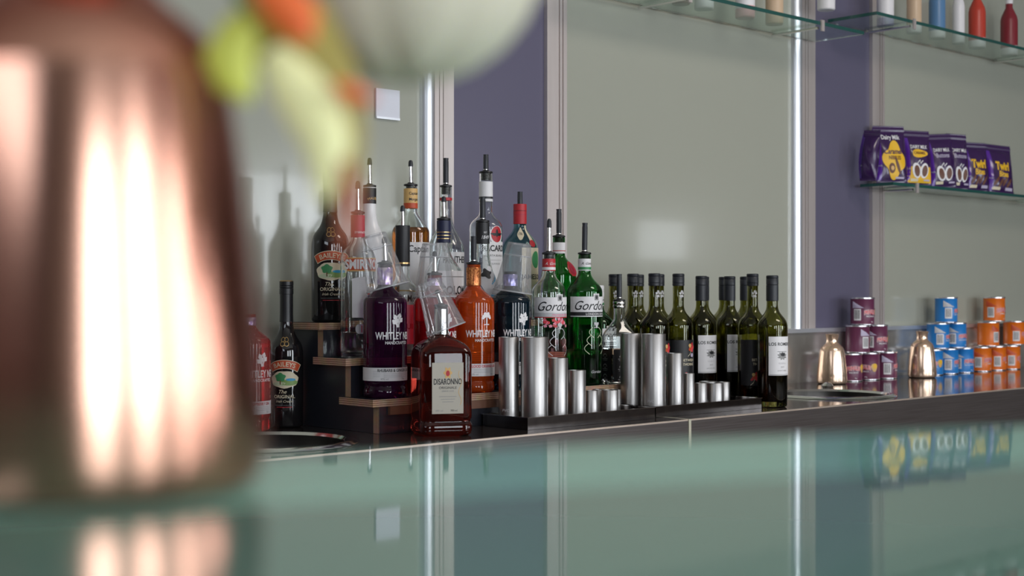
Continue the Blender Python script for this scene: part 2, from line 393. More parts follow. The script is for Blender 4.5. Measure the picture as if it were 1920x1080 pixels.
# ------------------------------------------------------------------ glossy teal bar in the foreground
E0 = Vector((-0.0567, .420)); e = Vector((.2065, .0805)).normalized(); nb = Vector((e.y, -e.x))
def bar_mb(z0, z1, inset, depth, m):
    p = [E0 - e*1.6 + nb*inset, E0 + e*1.8 + nb*inset, E0 + e*1.8 + nb*depth, E0 - e*1.6 + nb*depth]
    mb = MB(); b = 0
    for z in (z0, z1):
        for q in p: mb.v.append(Vector((q.x, q.y, z)))
    mb.face((0,1,2,3), m); mb.face((7,6,5,4), m)
    for i in range(4): j = (i+1)%4; mb.face((i+4, j+4, j, i), m)
    return mb
bar = thing('bar_counter', 'glossy teal glass bar top in the foreground', 'bar', (0,0,0))
bar_mb(BAR_Z-.025, BAR_Z, .0905, .62, 'bar_grey').build('bar_top', bar, smooth=False)  # top in two tones: grey-green in front, lighter teal along the rear
tag(bar_mb(BAR_Z-.025, BAR_Z, 0, .09, 'bar').build('rear_zone', bar, smooth=False), 'lighter teal rear part of the glass top')
bar_mb(0, BAR_Z-.0255, .06, .30, 'bar_body').build('bar_front', bar, smooth=False)

# ------------------------------------------------------------------ plywood bottle steps
ZT = [.067, .144, .214]; VT = [(.195,.305), (.283,.394), (.372,.505)]; UA, UBR = .15, .962
rs = thing('bottle_riser', 'stepped plywood bottle stand with charcoal laminate faces', 'shelf', W(0, 0, CT+.0004), ALPHA)
for i in range(3):
    v0, v1 = VT[i]; z1 = ZT[i]; z0 = z1-.0145
    MB().box(UA, UBR, v0, v1, z0, z1, 'ply_h', {'z+':'laminate', 'z-':'laminate'}).build('tread', rs, smooth=False)
    zb = 0 if i == 0 else ZT[i-1]; sv = (.199, .290, .384)[i]
    MB().box(UA+.018, UBR-.018, sv, sv+.018, zb, z0, 'laminate', {'x-':'ply_v', 'x+':'ply_v'}).build('front_board', rs, smooth=False)
    zp = 0 if i == 0 else ZT[i-1]-.0145
    MB().box(UA+.0185, UA+.036, sv+.0185, .50, zp, z0, 'laminate').build('side_panel', rs, smooth=False)
    MB().box(UBR-.036, UBR-.0185, sv+.0185, .50, zp, z0, 'laminate').build('side_panel', rs, smooth=False)
MB().box(UA+.04, UBR-.04, .192, .1988, .036, .0523, 'brown').build('brown_strip', rs, smooth=False)  # plain brown strip under the front of the lowest tread

# ------------------------------------------------------------------ bottles
def bez(p0, p1, p2, p3, n=12):
    out = []
    for i in range(n+1):
        t = i/n; a, b, c, d = (1-t)**3, 3*t*(1-t)**2, 3*t*t*(1-t), t**3
        out.append((a*p0[0]+b*p1[0]+c*p2[0]+d*p3[0], a*p0[1]+b*p1[1]+c*p2[1]+d*p3[1]))
    return out
def round_prof(R, hb, hs, rn, H, k1=.5, k2=.5, foot=.005, rb=None):
    """bottle outline: body radius R to height hb, shoulder curve to neck radius rn at hs, neck to H"""
    rb = rb or R; p = [(0,0),(rb-foot,0),(rb-foot*.3,foot*.3),(rb,foot),(R,max(foot*1.5, hb*.5)),(R,hb-.001)]
    d = hs-hb
    p += bez((R,hb),(R,hb+d*k1),(rn,hs-d*k2),(rn,hs)) + [(rn,H-.002),(rn-.001,H)]
    return p
def inner(prof, t, tb):
    q = []
    for r, z in prof:
        if z >= tb and r-t > .002: q.append((r-t, z))
    return [(0,tb+.002),(q[0][0]-.004,tb),(q[0][0],tb+.004)] + [x for x in q if x[1] > tb+.005]
def rad_at(pr, z):
    for (r0,z0),(r1,z1) in zip(pr, pr[1:]):
        if z0 <= z <= z1 and z1 > z0: return r0+(r1-r0)*(z-z0)/(z1-z0)
    return pr[-1][0]
def glass_body(root, prof, gm, lm=None, level=0, t=.0028, tb=.010, name='glass', square=None, seg=48):
    inn = inner(prof, t, tb)
    o = MB().lathe(prof + [(inn[-1][0], prof[-1][1])] + inn[::-1], gm, seg, square=square).build(name, root, ang=50)
    if lm:
        lp = [(max(r,0)+(.0004 if r > 0 else 0), z-.0002) for r, z in inn if z < level]; r = rad_at(inn, level)+.0004
        lp += [(r, level), (0, level)]
        MB().lathe(lp, lm, seg, square=square).build('liquid', root, ang=50)
    return o
def pourer(root, H, rn, kind, L, lean=0, cap='grey_black'):
    """speed pourer pushed in the neck; kind: metal (chrome spout with rubber cap) or straw (black plastic tube)"""
    c = MB().lathe([(0,H-.016),(rn*.72,H-.016),(rn*.72,H+.0002),(rn*1.02,H+.0004),(rn*1.06,H+.002),(rn*1.02,H+.0042),(rn*.5,H+.006),(rn*.42,H+.008),(0,H+.008)], 'black', 28)
    c.lathe([(rn*.72,H-.013),(rn*.78,H-.012),(rn*.72,H-.011)], 'black', 28).lathe([(rn*.72,H-.008),(rn*.78,H-.007),(rn*.72,H-.006)], 'black', 28)
    c = c.build('pourer', root)
    z = H+.0075; x = lambda q: q*L*math.sin(lean)
    if kind == 'metal':
        tag(MB().tube([(0,0,z),(x(.3),0,z+L*.3),(x(.62),0,z+L*.62),(x(.76),0,z+L*.78)], [.0050,.0047,.0042,.0039], 'chrome').build('spout', c), 'chrome spout')
        MB().tube([(x(.72),0,z+L*.72),(x(.76),0,z+L*.76),(x(.9),0,z+L*.92),(x(.97),0,z+L*.985),(x(1),0,z+L)], [.0053,.0054,.0048,.0033,.0008], cap).build('spout_cap', c)
    else:
        MB().lathe([(.0052,z-.001),(.0052,z+.003)], 'chrome', 16).build('ferrule', c)
        MB().tube([(0,0,z+.002),(x(.5),0,z+L*.5),(x(.86),0,z+L*.86),(x(.9),0,z+L*.9),(x(1),0,z+L)], [.0062,.0062,.0062,.0056,.0064], 'grey_black').build('spout', c)
    return c
def capsule(root, prof, z0, z1, m, bands=(), name='neck_sleeve', top=False):
    eps = .0007; p = [(rad_at(prof, z0)+.0001, z0)]
    n = 8
    for i in range(n+1): z = z0+(z1-z0)*i/n; p.append((rad_at(prof, min(z, prof[-1][1]-.003))+eps, z))
    p.append((p[-1][0]-(.0006), z1+.0004))
    if top: p += [(p[-1][0]-.001, z1+.002), (0, z1+.002)]
    mb = MB().lathe(p, m, 40)
    for a, b, bm in bands:
        mb.lathe([(rad_at(prof,a)+eps+.0003, a), (rad_at(prof,b)+eps+.0003, b)], bm, 40)
    return mb
def screw_cap(root, rn, z0, z1, m, name='cap', knurl=True):
    r = rn+.0012; p = [(r-.0006,z0),(r,z0+.0005)]
    for q in (.45, .62):
        z = z0+(z1-z0)*q; p += [(r,z-.001),(r-.0009,z),(r,z+.001)]
    p += [(r,z1-.002),(r-.0015,z1),(0,z1)]
    return MB().lathe(p, m, 40).build(name, root)
def stand(px, v, zr, th): u, d = at(px, v); return W(u, v, CT+zr+.0010), d
def hh(py, d, zr): return hz(py, d) - CT - zr           # height above the base of a mark seen at picture row py

FACE = R_(40)
RA, RB, RC = (.2380, ZT[0]), (.3275, ZT[1]), (.440, ZT[2])

# -- cream liqueur bottles (dark, arched red label)
def cream_bottle(label, px, v, zr, top, base_half, th, capped=True):
    loc, d = stand(px, v, zr, th); H = hh(top, d, zr); R = base_half*d/F
    r = thing('cream_liqueur_bottle', label, 'bottle', loc, th, 'dark cream liqueur bottles')
    s = H/.30
    pr = round_prof(R, .143*s, .232*s, .0128*s, H-.004, .55, .75)
    MB().lathe(pr+[(0,H-.004)], 'dark_glass', 56).build('glass', r, ang=50)
    c = capsule(r, pr, .215*s, H-.028*s, 'black').build('neck_sleeve', r)
    cp = screw_cap(r, .0132*s, H-.028*s, H, 'black')
    MB().lathe([(0,H+.0003),(.0125*s,H+.0003),(.0138*s,H-.001),(.0144*s,H-.003)], 'gold_foil', 36).build('cap_disc', cp)
    UP = .0150*s; mp, mp2, mp3 = shift(wrap(pr, .0006), 0, UP), shift(wrap(pr, .0009), 0, UP), shift(wrap(pr, .0012), 0, UP); lb = MB()
    # interlaced gold emblem on the shoulder
    for dx in (-1,1):
        for dy in (-1,1):
            pts = [(dx*.0048*s+.0047*s*math.cos(a), .160*s+dy*.0044*s+.0046*s*math.sin(a)) for a in [2*PI*i/20 for i in range(21)]]
            lb.line(mp2, pts, .0014*s, 'gold_foil')
    lb.line(mp2, [(0,.151*s),(0,.169*s)], .0012*s, 'gold_foil')
    ar = arc(.058*s)
    band = lambda q, w, h0, h1: (lambda a, b: q(*[(p[0], p[1]+.113*s) for p in [ar(-w+2*w*a, h0+(h1-h0)*b)]][0]))
    lb.grid(band(mp, .0335*s, -.0075*s, .0105*s), 24, 3, 'p_cream'); lb.grid(band(mp2, .032*s, -.0062*s, .0092*s), 24, 3, 'p_orange_red')
    lb.text(shift(mp3, 0, .113*s), 'BAILEYS', .0135*s, 0, .0015*s, 'p_cream', pre=ar, bold=.012)
    # small landscape: pale sky, tree, fields
    lb.blob(mp, 0, .083*s, .030*s, .0175*s, 'p_cream', rf=lambda a: 1+.04*math.sin(7*a)); lb.blob(mp2, .009*s, .077*s, .019*s, .006*s, 'p_mid_green'); lb.blob(mp2, -.010*s, .074*s, .016*s, .004*s, 'p_pale_green')
    lb.blob(mp3, -.008*s, .088*s, .0105*s, .0085*s, 'p_green', rf=lambda a: 1+.12*math.sin(5*a)); lb.line(mp3, [(-.008*s,.083*s),(-.008*s,.073*s)], .002*s, 'p_chocolate'); lb.blob(mp3, .013*s, .083*s, .010*s, .0028*s, 'p_sky')
    lb.text(mp2, 'The', .011*s, -.003*s, .0585*s, 'p_cream', shear=.4); lb.text(mp2, 'ORIGINAL', .0095*s, 0, .0485*s, 'p_cream', bold=.008); lb.text(mp2, 'Irish Cream', .0072*s, 0, .039*s, 'p_cream', shear=.4)
    lb.line(mp2, [(-.02*s+.004*s*i, .031*s) for i in range(11)], .0005, 'p_grey'); lb.line(mp2, [(-.016*s+.004*s*i, .027*s) for i in range(9)], .0012, 'p_red')
    lb.build('label', r)
    return r
cream_bottle('dark cream liqueur bottle standing on the worktop left of the bottle steps', 537, .45, 0, 527, 31.5, R_(2))
cream_bottle('dark cream liqueur bottle standing on the top step of the bottle stand', 619, .44, ZT[2], 318, 35, R_(10))

# -- fruit gin bottles: straight sides, low shoulder, printed white lettering
def plant(mb, mp, x, y, s, kind, m):
    if kind == 'tree':
        for dx, dy, q in ((0,9,4),(-5,7,3.4),(5,7,3.4),(-3,11,3.2),(3,11,3.2),(-7,4.4,2.4),(7,4.4,2.4)): mb.blob(mp, x+dx*s, y+dy*s, q*s, q*.85*s, m, 14, 2)
        mb.line(mp, [(x,y-6*s),(x,y+6*s)], 2.4*s, m); mb.line(mp, [(x-5*s,y-6*s),(x+5*s,y-6*s)], 1.4*s, m)
    else:
        for dx, dy, rt in ((-4,7,.4),(3,9,-.3),(-1,2,1.0),(6,3,-.8),(-6,0,.9)):
            mb.blob(mp, x+dx*s, y+dy*s, 3.4*s, 4.0*s, m, 14, 2, rot=rt, rf=lambda a: 1+.18*math.cos(4*a))
            mb.line(mp, [(x+dx*s,y+dy*s),(x,y-8*s)], .9*s, m)
        mb.line(mp, [(x-2*s,y),(x-2*s,y-8*s)], 1.4*s, m); mb.line(mp, [(x+2*s,y),(x+2*s,y-8*s)], 1.4*s, m)
def fruit_gin(label, px, v, zr, half, lm, level, foot1, ink, kind, collar, th, pour, neck_top=495, shoulder=559):
    loc, d = stand(px, v, zr, th); R = half*d/F
    r = thing('fruit_gin_bottle', label, 'bottle', loc, th, 'fruit gin bottles with white lettering')
    hb = hh(shoulder, d, zr); H = hh(neck_top, d, zr); hs = hb+.026
    pr = [(0,0),(R-.006,0),(R-.001,.003),(R,.008),(R-.0008,.020),(R-.0028,.022),(R-.0028,.025),(R-.0005,.027),(R,.05),(R,hb-.010),(R-.0008,hb-.003),(R-.004,hb+.002)] + bez((R-.004,hb+.002),(R*.70,hb+.011),(.017,hb+.018),(.0145,hs),8) + [(.0145,H-.002),(.0138,H)]
    MB().lathe(pr+[(0,H)], lm, 64).build('glass', r, ang=50)
    MB().lathe([(.0147,hs+.001),(.0156,hs+.002),(.0158,H-.008),(.0147,H-.006)], collar, 48).build('collar', r)
    mp = cyl(R); mp2 = cyl(R, .0008)
    lt = MB(); lt.text(mp, 'WHITLEY NEILL', .0200, 0, hb*.628, 'p_white', bold=.022, squeeze=.66); lt.text(mp, 'HANDCRAFTED', .0082, 0, hb*.558, 'p_white', bold=.02, squeeze=.9)
    plant(lt, mp, 0, hb*.765, .0013, kind, 'p_white')
    lt.build('lettering', r)
    lb = MB(); y0, y1 = .034, .060
    lb.rect(mp, -.092, .092, y0, y1, 'p_white', nx=52)
    lb.text(mp2, foot1, .0080, -.004, y1-.0052, ink, bold=.02, squeeze=.85)
    for q in range(3): lb.line(mp2, [(-.030+.004*i, y1-.0115-.0032*q) for i in range(14)], .0008, 'p_light_grey')
    for q in range(4): lb.line(mp2, [(-.052+.003*i, y1-.007-.0034*q) for i in range(6)], .0007, 'p_light_grey')
    lb.text(mp2, '43% vol', .005, -.028, y0+.004, 'p_grey'); lb.text(mp2, '70cl', .005, .014, y0+.004, 'p_grey')
    lb.build('label', r)
    if pour: pourer(r, H, .0150, *pour)
    return r
fruit_gin('dark purple gin bottle with printed flowers on the lowest step', 722, *RA, 41, 'plum', .97, 'RHUBARB & GINGER GIN', 'p_ink', 'flower', 'iris', FACE, ('metal', .048, -.05), 497, 561)
fruit_gin('red gin bottle partly hidden behind the square amaretto bottle', 815, *RA, 40, 'cherry', .95, 'QUINCE GIN', 'p_red', 'flower', 'iris', FACE, ('metal', .042), 517, 562)
fruit_gin('bright orange gin bottle with printed tree and a copper neck', 888, *RA, 39, 'orange', .90, 'BLOOD ORANGE GIN', 'p_hot', 'tree', 'copper_foil', FACE, ('straw', .052), 497, 561)
fruit_gin('dark blue gin bottle beneath a tilted plastic cup', 957, *RA, 38.5, 'navy', .96, 'BLACKBERRY GIN', 'p_ink', 'flower', 'iris_blue', FACE, None, 510, 561)
fruit_gin('red gin bottle on the worktop half hidden by the foreground flask', 466, .432, 0, 41, 'cherry', .95, 'RASPBERRY GIN', 'p_red', 'flower', 'iris', FACE+.15, None, 590, 637)

# -- square amaretto bottle
def amaretto():
    u, v = .259, .120; loc = W(u, v, CT+.0004); d = loc.y; th = R_(17)
    r = thing('amaretto_bottle', 'square dark red amaretto bottle with cream label before the steps', 'bottle', loc, th)
    hb = hz(658, d)-CT; hs = hz(628, d)-CT; H = hz(576, d)-CT; a = .0525
    def sq(an, rr, z):
        n = 7.0 if z < hb-.002 else (7.0 + (2.0-7.0)*min(1, (z-hb+.002)/(hs-hb)))
        return (abs(math.sin(an))**n + abs(math.cos(an))**n)**(-1/n)
    pr = [(0,0),(a-.006,0),(a-.001,.004),(a,.010),(a,.022),(a-.0025,.026),(a-.0025,.030),(a-.0004,.034),(a-.0004,hb-.008),(a-.002,hb)] + bez((a-.002,hb),(a-.005,hb+.014),(.030,hs-.006),(.0135,hs),9) + [(.013,H-.002),(.0125,H)]
    MB().lathe(pr+[(0,H)], 'cognac', 96, square=sq).build('glass', r, ang=50)
    fl = lambda e: (lambda x, y: (x, -a-e, y))
    lb = MB(); w = .031; y0, y1 = hz(772, d)-CT, hz(678, d)-CT; cy_ = (y0+y1)/2; lh = y1-y0
    lb.box(-w, w, -a-.0005, -a+.001, y0, y1, 'p_silver_paper')
    lb.blob(fl(.0008), 0, y1-.020*lh/.1, .0075, .010, 'p_gold', rf=lambda q: 1+.22*math.cos(6*q)); lb.blob(fl(.0011), 0, y1-.021*lh/.1, .0038, .0055, 'p_red')
    lb.text(fl(.0008), 'DISARONNO', .0158, 0, cy_+.013*lh/.1, 'p_ink', bold=.016, squeeze=.60); lb.text(fl(.0008), 'ORIGINALE', .0066, 0, cy_+.001, 'p_ink', squeeze=1.05); lb.text(fl(.0008), 'SINCE 1525', .0048, 0, cy_-.0055, 'p_grey')
    for q in range(3): lb.line(fl(.0008), [(-.017+.003*q, cy_-.016-.005*q), (.017-.003*q, cy_-.016-.005*q)], .0009, 'p_grey')
    lb.text(fl(.0008), '28% vol', .005, -.017, y0+.006, 'p_grey'); lb.text(fl(.0008), '700 ml', .005, .012, y0+.006, 'p_ink')
    lb.line(fl(.0008), [(.024+.003*math.sin(i*1.1), y0+.016+i*.006) for i in range(12)], .0009, 'p_gold')
    lb.build('label', r, smooth=False)
    capsule(r, pr, hs+.001, H-.004, 'chrome').build('neck_sleeve', r)
    pourer(r, H, .013, 'metal', .026, -.35)
    return r, d
amaretto()

# -- London gin bottles (white shoulder label with script)
def script_gin(label, px, v, zr, half, glass, lm, level, pink, top, pour, th, capped=False):
    loc, d = stand(px, v, zr, th); R = half*d/F; H = hh(top, d, zr); s = H/.29
    r = thing('script_label_gin_bottle', label, 'bottle', loc, th, 'gin bottles with white script labels')
    pr = round_prof(R, .205*s, .252*s, .0140, H, .45, .45, rb=R-.001)
    glass_body(r, pr, glass, lm, level*s, .0026, .012)
    cl = capsule(r, pr, .254*s, H-.010*s, 'p_red' if pink else 'p_white'); mp = wrap(pr, .0012); RR = R
    f = R/.0147
    cl.lathe([(.0151,.256*s),(.0151,.262*s)], 'p_white' if pink else 'p_green', 40)
    mn = cyl(.0147, .0006); cl.text(mn, 'A. Gordon', .0085, 0, .270*s, 'p_white' if pink else 'p_ink', shear=.5)
    cl.build('neck_sleeve', r)
    m1, m2 = cyl(R), cyl(R, .0009); lb = MB()
    lb.rect(m1, -R*1.62, R*1.62, .162*s, .196*s, 'p_white', nx=40); lb.rect(m1, -.0085, .0085, .196*s, .2025*s, 'p_white', nx=6)
    lb.rect(m2, -.0058, .0058, .188*s, .2005*s, 'p_grey', nx=4); lb.blob(m2, 0, .1945*s, .0036, .0042, 'p_ink', rf=lambda a: 1+.2*math.sin(5*a))
    lb.text(m2, "Gordon's", .0285*s, -.002, .1765*s, 'p_ink', shear=.45, squeeze=.92, bold=.004)
    lb.rect(m1, -R*1.62, R*1.62, .1535*s, .1618*s, 'p_light_grey' if pink else 'p_ink', nx=40); lb.text(m2, 'PREMIUM PINK' if pink else 'LONDON DRY GIN', .0062*s, .006, .1575*s, 'p_pink' if pink else 'p_white', bold=.01, squeeze=1.2)
    lb.rect(m1, -R*1.62, R*1.62, .1515*s, .1535*s, 'p_red' if pink else 'p_white', nx=40, ny=1)
    lb.build('label', r)
    orn = MB()
    for sgn in (-1, 1):                                             # moulded scrolls and a small boar badge
        for q in range(3):
            pts = [(sgn*(.008+.0055*q+.009*math.sin(t*.5))-.002, (.128-.018*q)*s-.010*t/3*s) for t in range(8)]
            orn.line(m2, pts, .0014, 'p_light_grey' if pink else 'p_pale_green')
    orn.blob(m2, 0, .134*s, .0055, .006*s, 'p_light_grey', rf=lambda a: 1+.3*math.sin(3*a)); orn.line(m2, [(-.007,.1275*s),(.007,.1275*s)], .0014, 'p_light_grey')
    if pink:
        for _ in range(26): orn.blob(m1, random.uniform(-.040,.040), random.uniform(.132,.150)*s, .0042, .0034, random.choice(('p_hot','p_pink','p_red')), 9, 1, rf=lambda a: 1+.2*math.sin(5*a))
    orn.text(m2, 'Gordon', .009, 0, .030*s, 'p_light_grey', shear=.45)
    orn.build('moulded_ornament', r)
    if capped: screw_cap(r, .0142, H-.012, H+.016, 'p_white')
    else: pourer(r, H, .0146, *pour)
    return r
script_gin('clear gin bottle with a pink berry label and red neck band', 1029, .240, ZT[0], 33, 'clear', 'pinkish', .105, True, 478, ('metal', .072, .02), FACE-.05)
script_gin('green gin bottle with a black pourer on the lowest step', 1096, .240, ZT[0], 33.5, 'green_glass', 'spirit', .075, False, 478, ('straw', .064, .02), FACE-.03)
script_gin('green gin bottle with a white cap at the right end of the steps', 1121, .415, 0, 31, 'green_glass', 'spirit', .13, False, 548, None, FACE, True)

# -- generic glass bottle used for the rest of the display
def spirit_bottle(name, label, px, row, half, glass, lm, level, top, sh0, sh1, rn_px, pour, th=FACE, k1=.5, k2=.5, group=None, flat=None):
    """top: picture row of the neck's lip; sh0/sh1: rows where the body ends and the neck begins"""
    v, zr = row; loc, d = stand(px, v, zr, th); R = half*d/F; rn = rn_px*d/F
    r = thing(name, label, 'bottle', loc, th, group); H = hh(top, d, zr); hb, hs = hh(sh0, d, zr), hh(sh1, d, zr)
    pr = round_prof(R, hb, hs, rn, H, k1, k2)
    if glass in ('white_glaze',): MB().lathe(pr+[(0,H)], glass, 48).build('body', r, ang=50)
    else: glass_body(r, pr, glass, lm, level*hb)
    if pour: pourer(r, H, rn, *pour)
    return r, pr, d, R, (lambda py: hh(py, d, zr))
# vodka, red band
r, pr, d, R, h = spirit_bottle('vodka_bottle', 'clear vodka bottle with a red neck and a white crest label', 671, RB, 33, 'clear', 'spirit', .25, 402, 486, 447, 12.5, ('metal', .060), R_(38), .5, .4)
sl = capsule(r, pr, h(446), h(405), 'p_crimson'); sl.text(cyl(pr[-3][0], .001), 'SMIRNOFF', .0065, 0, h(437), 'p_white'); sl.build('neck_sleeve', r)
m1, m2, m3 = cyl(R), cyl(R, .0008), cyl(R, .0011); lb = MB()
lb.rect(m1, -.044, .044, h(509), h(485), 'p_orange_red', nx=30); lb.rect(m2, -.044, .044, h(486.5), h(484.5), 'p_gold', ny=1); lb.rect(m2, -.044, .044, h(510), h(508), 'p_gold', ny=1)
lb.text(m2, 'SMIRNOFF', .0260, 0, h(497), 'p_white', bold=.04, squeeze=.80); lb.rect(m1, -.032, .036, h(596), h(526), 'p_white', nx=26, ny=6); lb.blob(m1, 0, h(526), .034, .006, 'p_white')
lb.blob(m2, .012, h(548), .011, .016, 'p_cream', rf=lambda a: 1-.15*math.cos(2*a)); lb.blob(m3, .012, h(536), .013, .0035, 'p_gold'); lb.blob(m3, .012, h(546), .008, .008, 'p_white'); lb.blob(m3, .010, h(552), .010, .003, 'p_red'); lb.blob(m3, .016, h(527), .006, .006, 'p_ink')
lb.line(m2, [(.002,h(550)),(.002,h(572)),(.006,h(580)),(.014,h(586)),(.022,h(580)),(.024,h(550))], .0014, 'p_red'); lb.text(m2, 'No.', .011, .018, h(562), 'p_ink', bold=.01)
lb.build('label', r)
lb = MB(); lb.rect(m1, -.018, .030, h(626), h(608), 'p_light_grey', nx=16); lb.blob(m1, -.018, h(617), .007, (h(608)-h(626))/2, 'p_light_grey'); lb.text(m2, '1864', .0205, 0, h(617), 'p_red', squeeze=.72, bold=.01); lb.build('date_label', r)
# white coconut rum
r, pr, d, R, h = spirit_bottle('coconut_rum_bottle', 'glossy white bottle with a black neck band on the top step', 693, RC, 34, 'white_glaze', None, 0, 352, 470, 392, 12, ('metal', .056), FACE, .35, .55)
c = capsule(r, pr, h(383), h(354), 'p_ink'); c.text(cyl(pr[-3][0], .001), 'MALIBU', .0078, 0, h(373), 'p_gold', pre=arc(.03)); c.build('neck_sleeve', r)
# spiced rum
r, pr, d, R, h = spirit_bottle('spiced_rum_bottle', 'amber spiced rum bottle with a gold and red neck on the top step', 770, RC, 35, 'clear', 'amber', 1.06, 350, 438, 396, 12.5, ('metal', .050), R_(34), .35, .3)
c = capsule(r, pr, h(392), h(355), 'p_gold', [(h(392), h(382), 'p_orange_red')]); mn = cyl(pr[-3][0], .0012); c.text(mn, 'Captain', .0085, 0, h(364), 'p_ink', bold=.01, squeeze=.9); c.text(mn, 'Morgan', .0085, 0, h(375), 'p_ink', bold=.01, squeeze=.9); c.build('neck_sleeve', r)
m1, m2 = cyl(R), cyl(R, .0008); lb = MB(); lb.rect(m1, -.050, .050, h(575), h(456), 'p_white', nx=30, ny=6); lb.text(m2, 'Captain', .021, 0, h(468), 'p_ink', bold=.012, squeeze=.85); lb.text(m2, 'Morgan', .021, 0, h(560), 'p_ink', bold=.012, squeeze=.85); lb.rect(m2, -.05, .05, h(548), h(546), 'p_gold'); lb.build('label', r)
# black-sleeved clear bottle with pink label
r, pr, d, R, h = spirit_bottle('flavoured_gin_bottle', 'clear bottle with a tall black gold-banded sleeve behind the purple gin', 755, RB, 33, 'clear', 'spirit', .6, 434, 558, 515, 13, ('metal', .046), FACE, .6, .5)
capsule(r, pr, h(500), h(424), 'p_ink', [(h(496), h(493), 'gold_foil')]).build('neck_sleeve', r)
m1, m2 = cyl(R), cyl(R, .0008); lb = MB(); lb.rect(m1, -.042, .042, h(645), h(572), 'p_pink', nx=26); lb.text(m2, 'QUINTA', .016, .002, h(612), 'p_crimson'); lb.build('label', r)
# sleeved clear gin bottle, navy neck
r, pr, d, R, h = spirit_bottle('navy_neck_gin_bottle', 'clear gin bottle with a navy gold-striped neck on the middle step', 832, RB, 37, 'clear', 'spirit', .55, 414, 520, 468, 12.5, ('metal', .044), FACE, .35, .4)
capsule(r, pr, h(456), h(415), 'p_navy_paper', [(h(q+1.2), h(q), 'gold_foil') for q in (436, 442, 448)]).build('neck_sleeve', r)
m1, m2 = cyl(R), cyl(R, .0008); lb = MB(); lb.rect(m1, -.050, .050, h(605), h(509), 'p_white', nx=30); lb.text(m2, 'COLOMB', .024, .004, h(545), 'p_ink', bold=.03, squeeze=.8); lb.line(m2, [(-.035+.005*i, h(520)) for i in range(15)], .002, 'p_grey'); lb.build('label', r)
# ribbed clear bottle behind it
r, pr, d, R, h = spirit_bottle('ribbed_vodka_bottle', 'clear bottle with ribbed shoulders against the aluminium strip', 836, RC, 34, 'clear', 'spirit', .5, 352, 470, 402, 11, ('straw', .058), FACE, .3, .45)
capsule(r, pr, h(377), h(372), 'p_red').build('neck_band', r)
rb = MB(); mpw = wrap(pr, .0008)
for i in range(24): x = (i-12)*R*PI/12; rb.line(mpw, [(x, h(462)+(h(432)-h(462))*q/6) for q in range(7)], .0011, 'clear')
rb.build('shoulder_ribs', r)
m1, m2 = cyl(R), cyl(R, .0008); lb = MB(); lb.rect(m1, -.044, .044, h(560), h(474), 'p_white', nx=30); lb.text(m2, 'PANTHER', .0205, 0, h(488), 'p_ink', bold=.02, squeeze=.75); lb.text(m2, 'M & B', .018, .002, h(515), 'p_grey', bold=.02); lb.build('label', r)
# white rum
r, pr, d, R, h = spirit_bottle('white_rum_bottle', 'clear white rum bottle with a red round emblem on the top step', 911, RC, 31, 'clear', 'spirit', .85, 326, 428, 396, 12.5, ('straw', .036), R_(36), .45, .4)
c = capsule(r, pr, h(379), h(342), 'p_white', [(h(374), h(370), 'p_ink')]); c.build('neck_sleeve', r)
m1, m2, m3 = cyl(R), cyl(R, .0008), cyl(R, .0011); lb = MB(); lb.rect(m1, -.032, .040, h(535), h(455), 'p_white', nx=24, ny=5); lb.blob(m1, .004, h(443), .019, .022, 'p_white')
lb.blob(m2, .004, h(441), .0155, .0185, 'p_red'); lb.blob(m3, .004, h(441), .012, .0045, 'p_ink', rf=lambda a: 1+.35*math.cos(2*a)+.2*math.sin(5*a)); lb.blob(m3, .004, h(439), .0035, .009, 'p_ink')
lb.text(m2, 'BACARDI', .019, 0, h(467), 'p_ink', bold=.03, squeeze=.85); lb.text(m2, 'CARTA BLANCA', .0062, .002, h(480.5), 'p_ink', squeeze=1.1); lb.line(m2, [(-.02+.004*i, h(489)) for i in range(11)], .0007, 'p_grey'); lb.text(m2, 'SUPERIOR', .0055, .002, h(496), 'p_grey'); lb.build('label', r)
# blue feather rum with black neck
r, pr, d, R, h = spirit_bottle('feather_label_bottle', 'clear bottle with a black neck band and blue feather picture', 905, RB, 37, 'clear', 'spirit', .5, 418, 560, 466, 12.5, ('straw', .048), R_(26), .25, .55)
c = capsule(r, pr, h(458), h(419), 'p_black_paper'); mn = cyl(pr[-3][0], .001); c.text(mn, 'EST', .0052, 0, h(437), 'p_white'); c.text(mn, '1849', .0112, 0, h(446), 'p_white', shear=.3, squeeze=.85); c.build('neck_sleeve', r)
mpw = wrap(pr, .0007); mp2 = wrap(pr, .0010); lb = MB()
lb.blob(mpw, .008, h(530), .036, .030, 'p_light_grey', rf=lambda a: 1+.15*math.sin(3*a)); lb.blob(mp2, -.004, h(514), .020, .010, 'p_ink', rf=lambda a: 1+.25*math.sin(4*a)); lb.blob(mp2, .014, h(505), .012, .006, 'p_white')
for i in range(8):
    a = .3+i*.22; lb.line(mp2, [(.002+.004*i, h(556)), (.010+.0055*i, h(532)+.003*i)], .0036, 'p_sky'); lb.line(mp2, [(.004+.004*i, h(552)), (.012+.005*i, h(528)+.003*i)], .0008, 'p_ink')
lb.build('label', r)
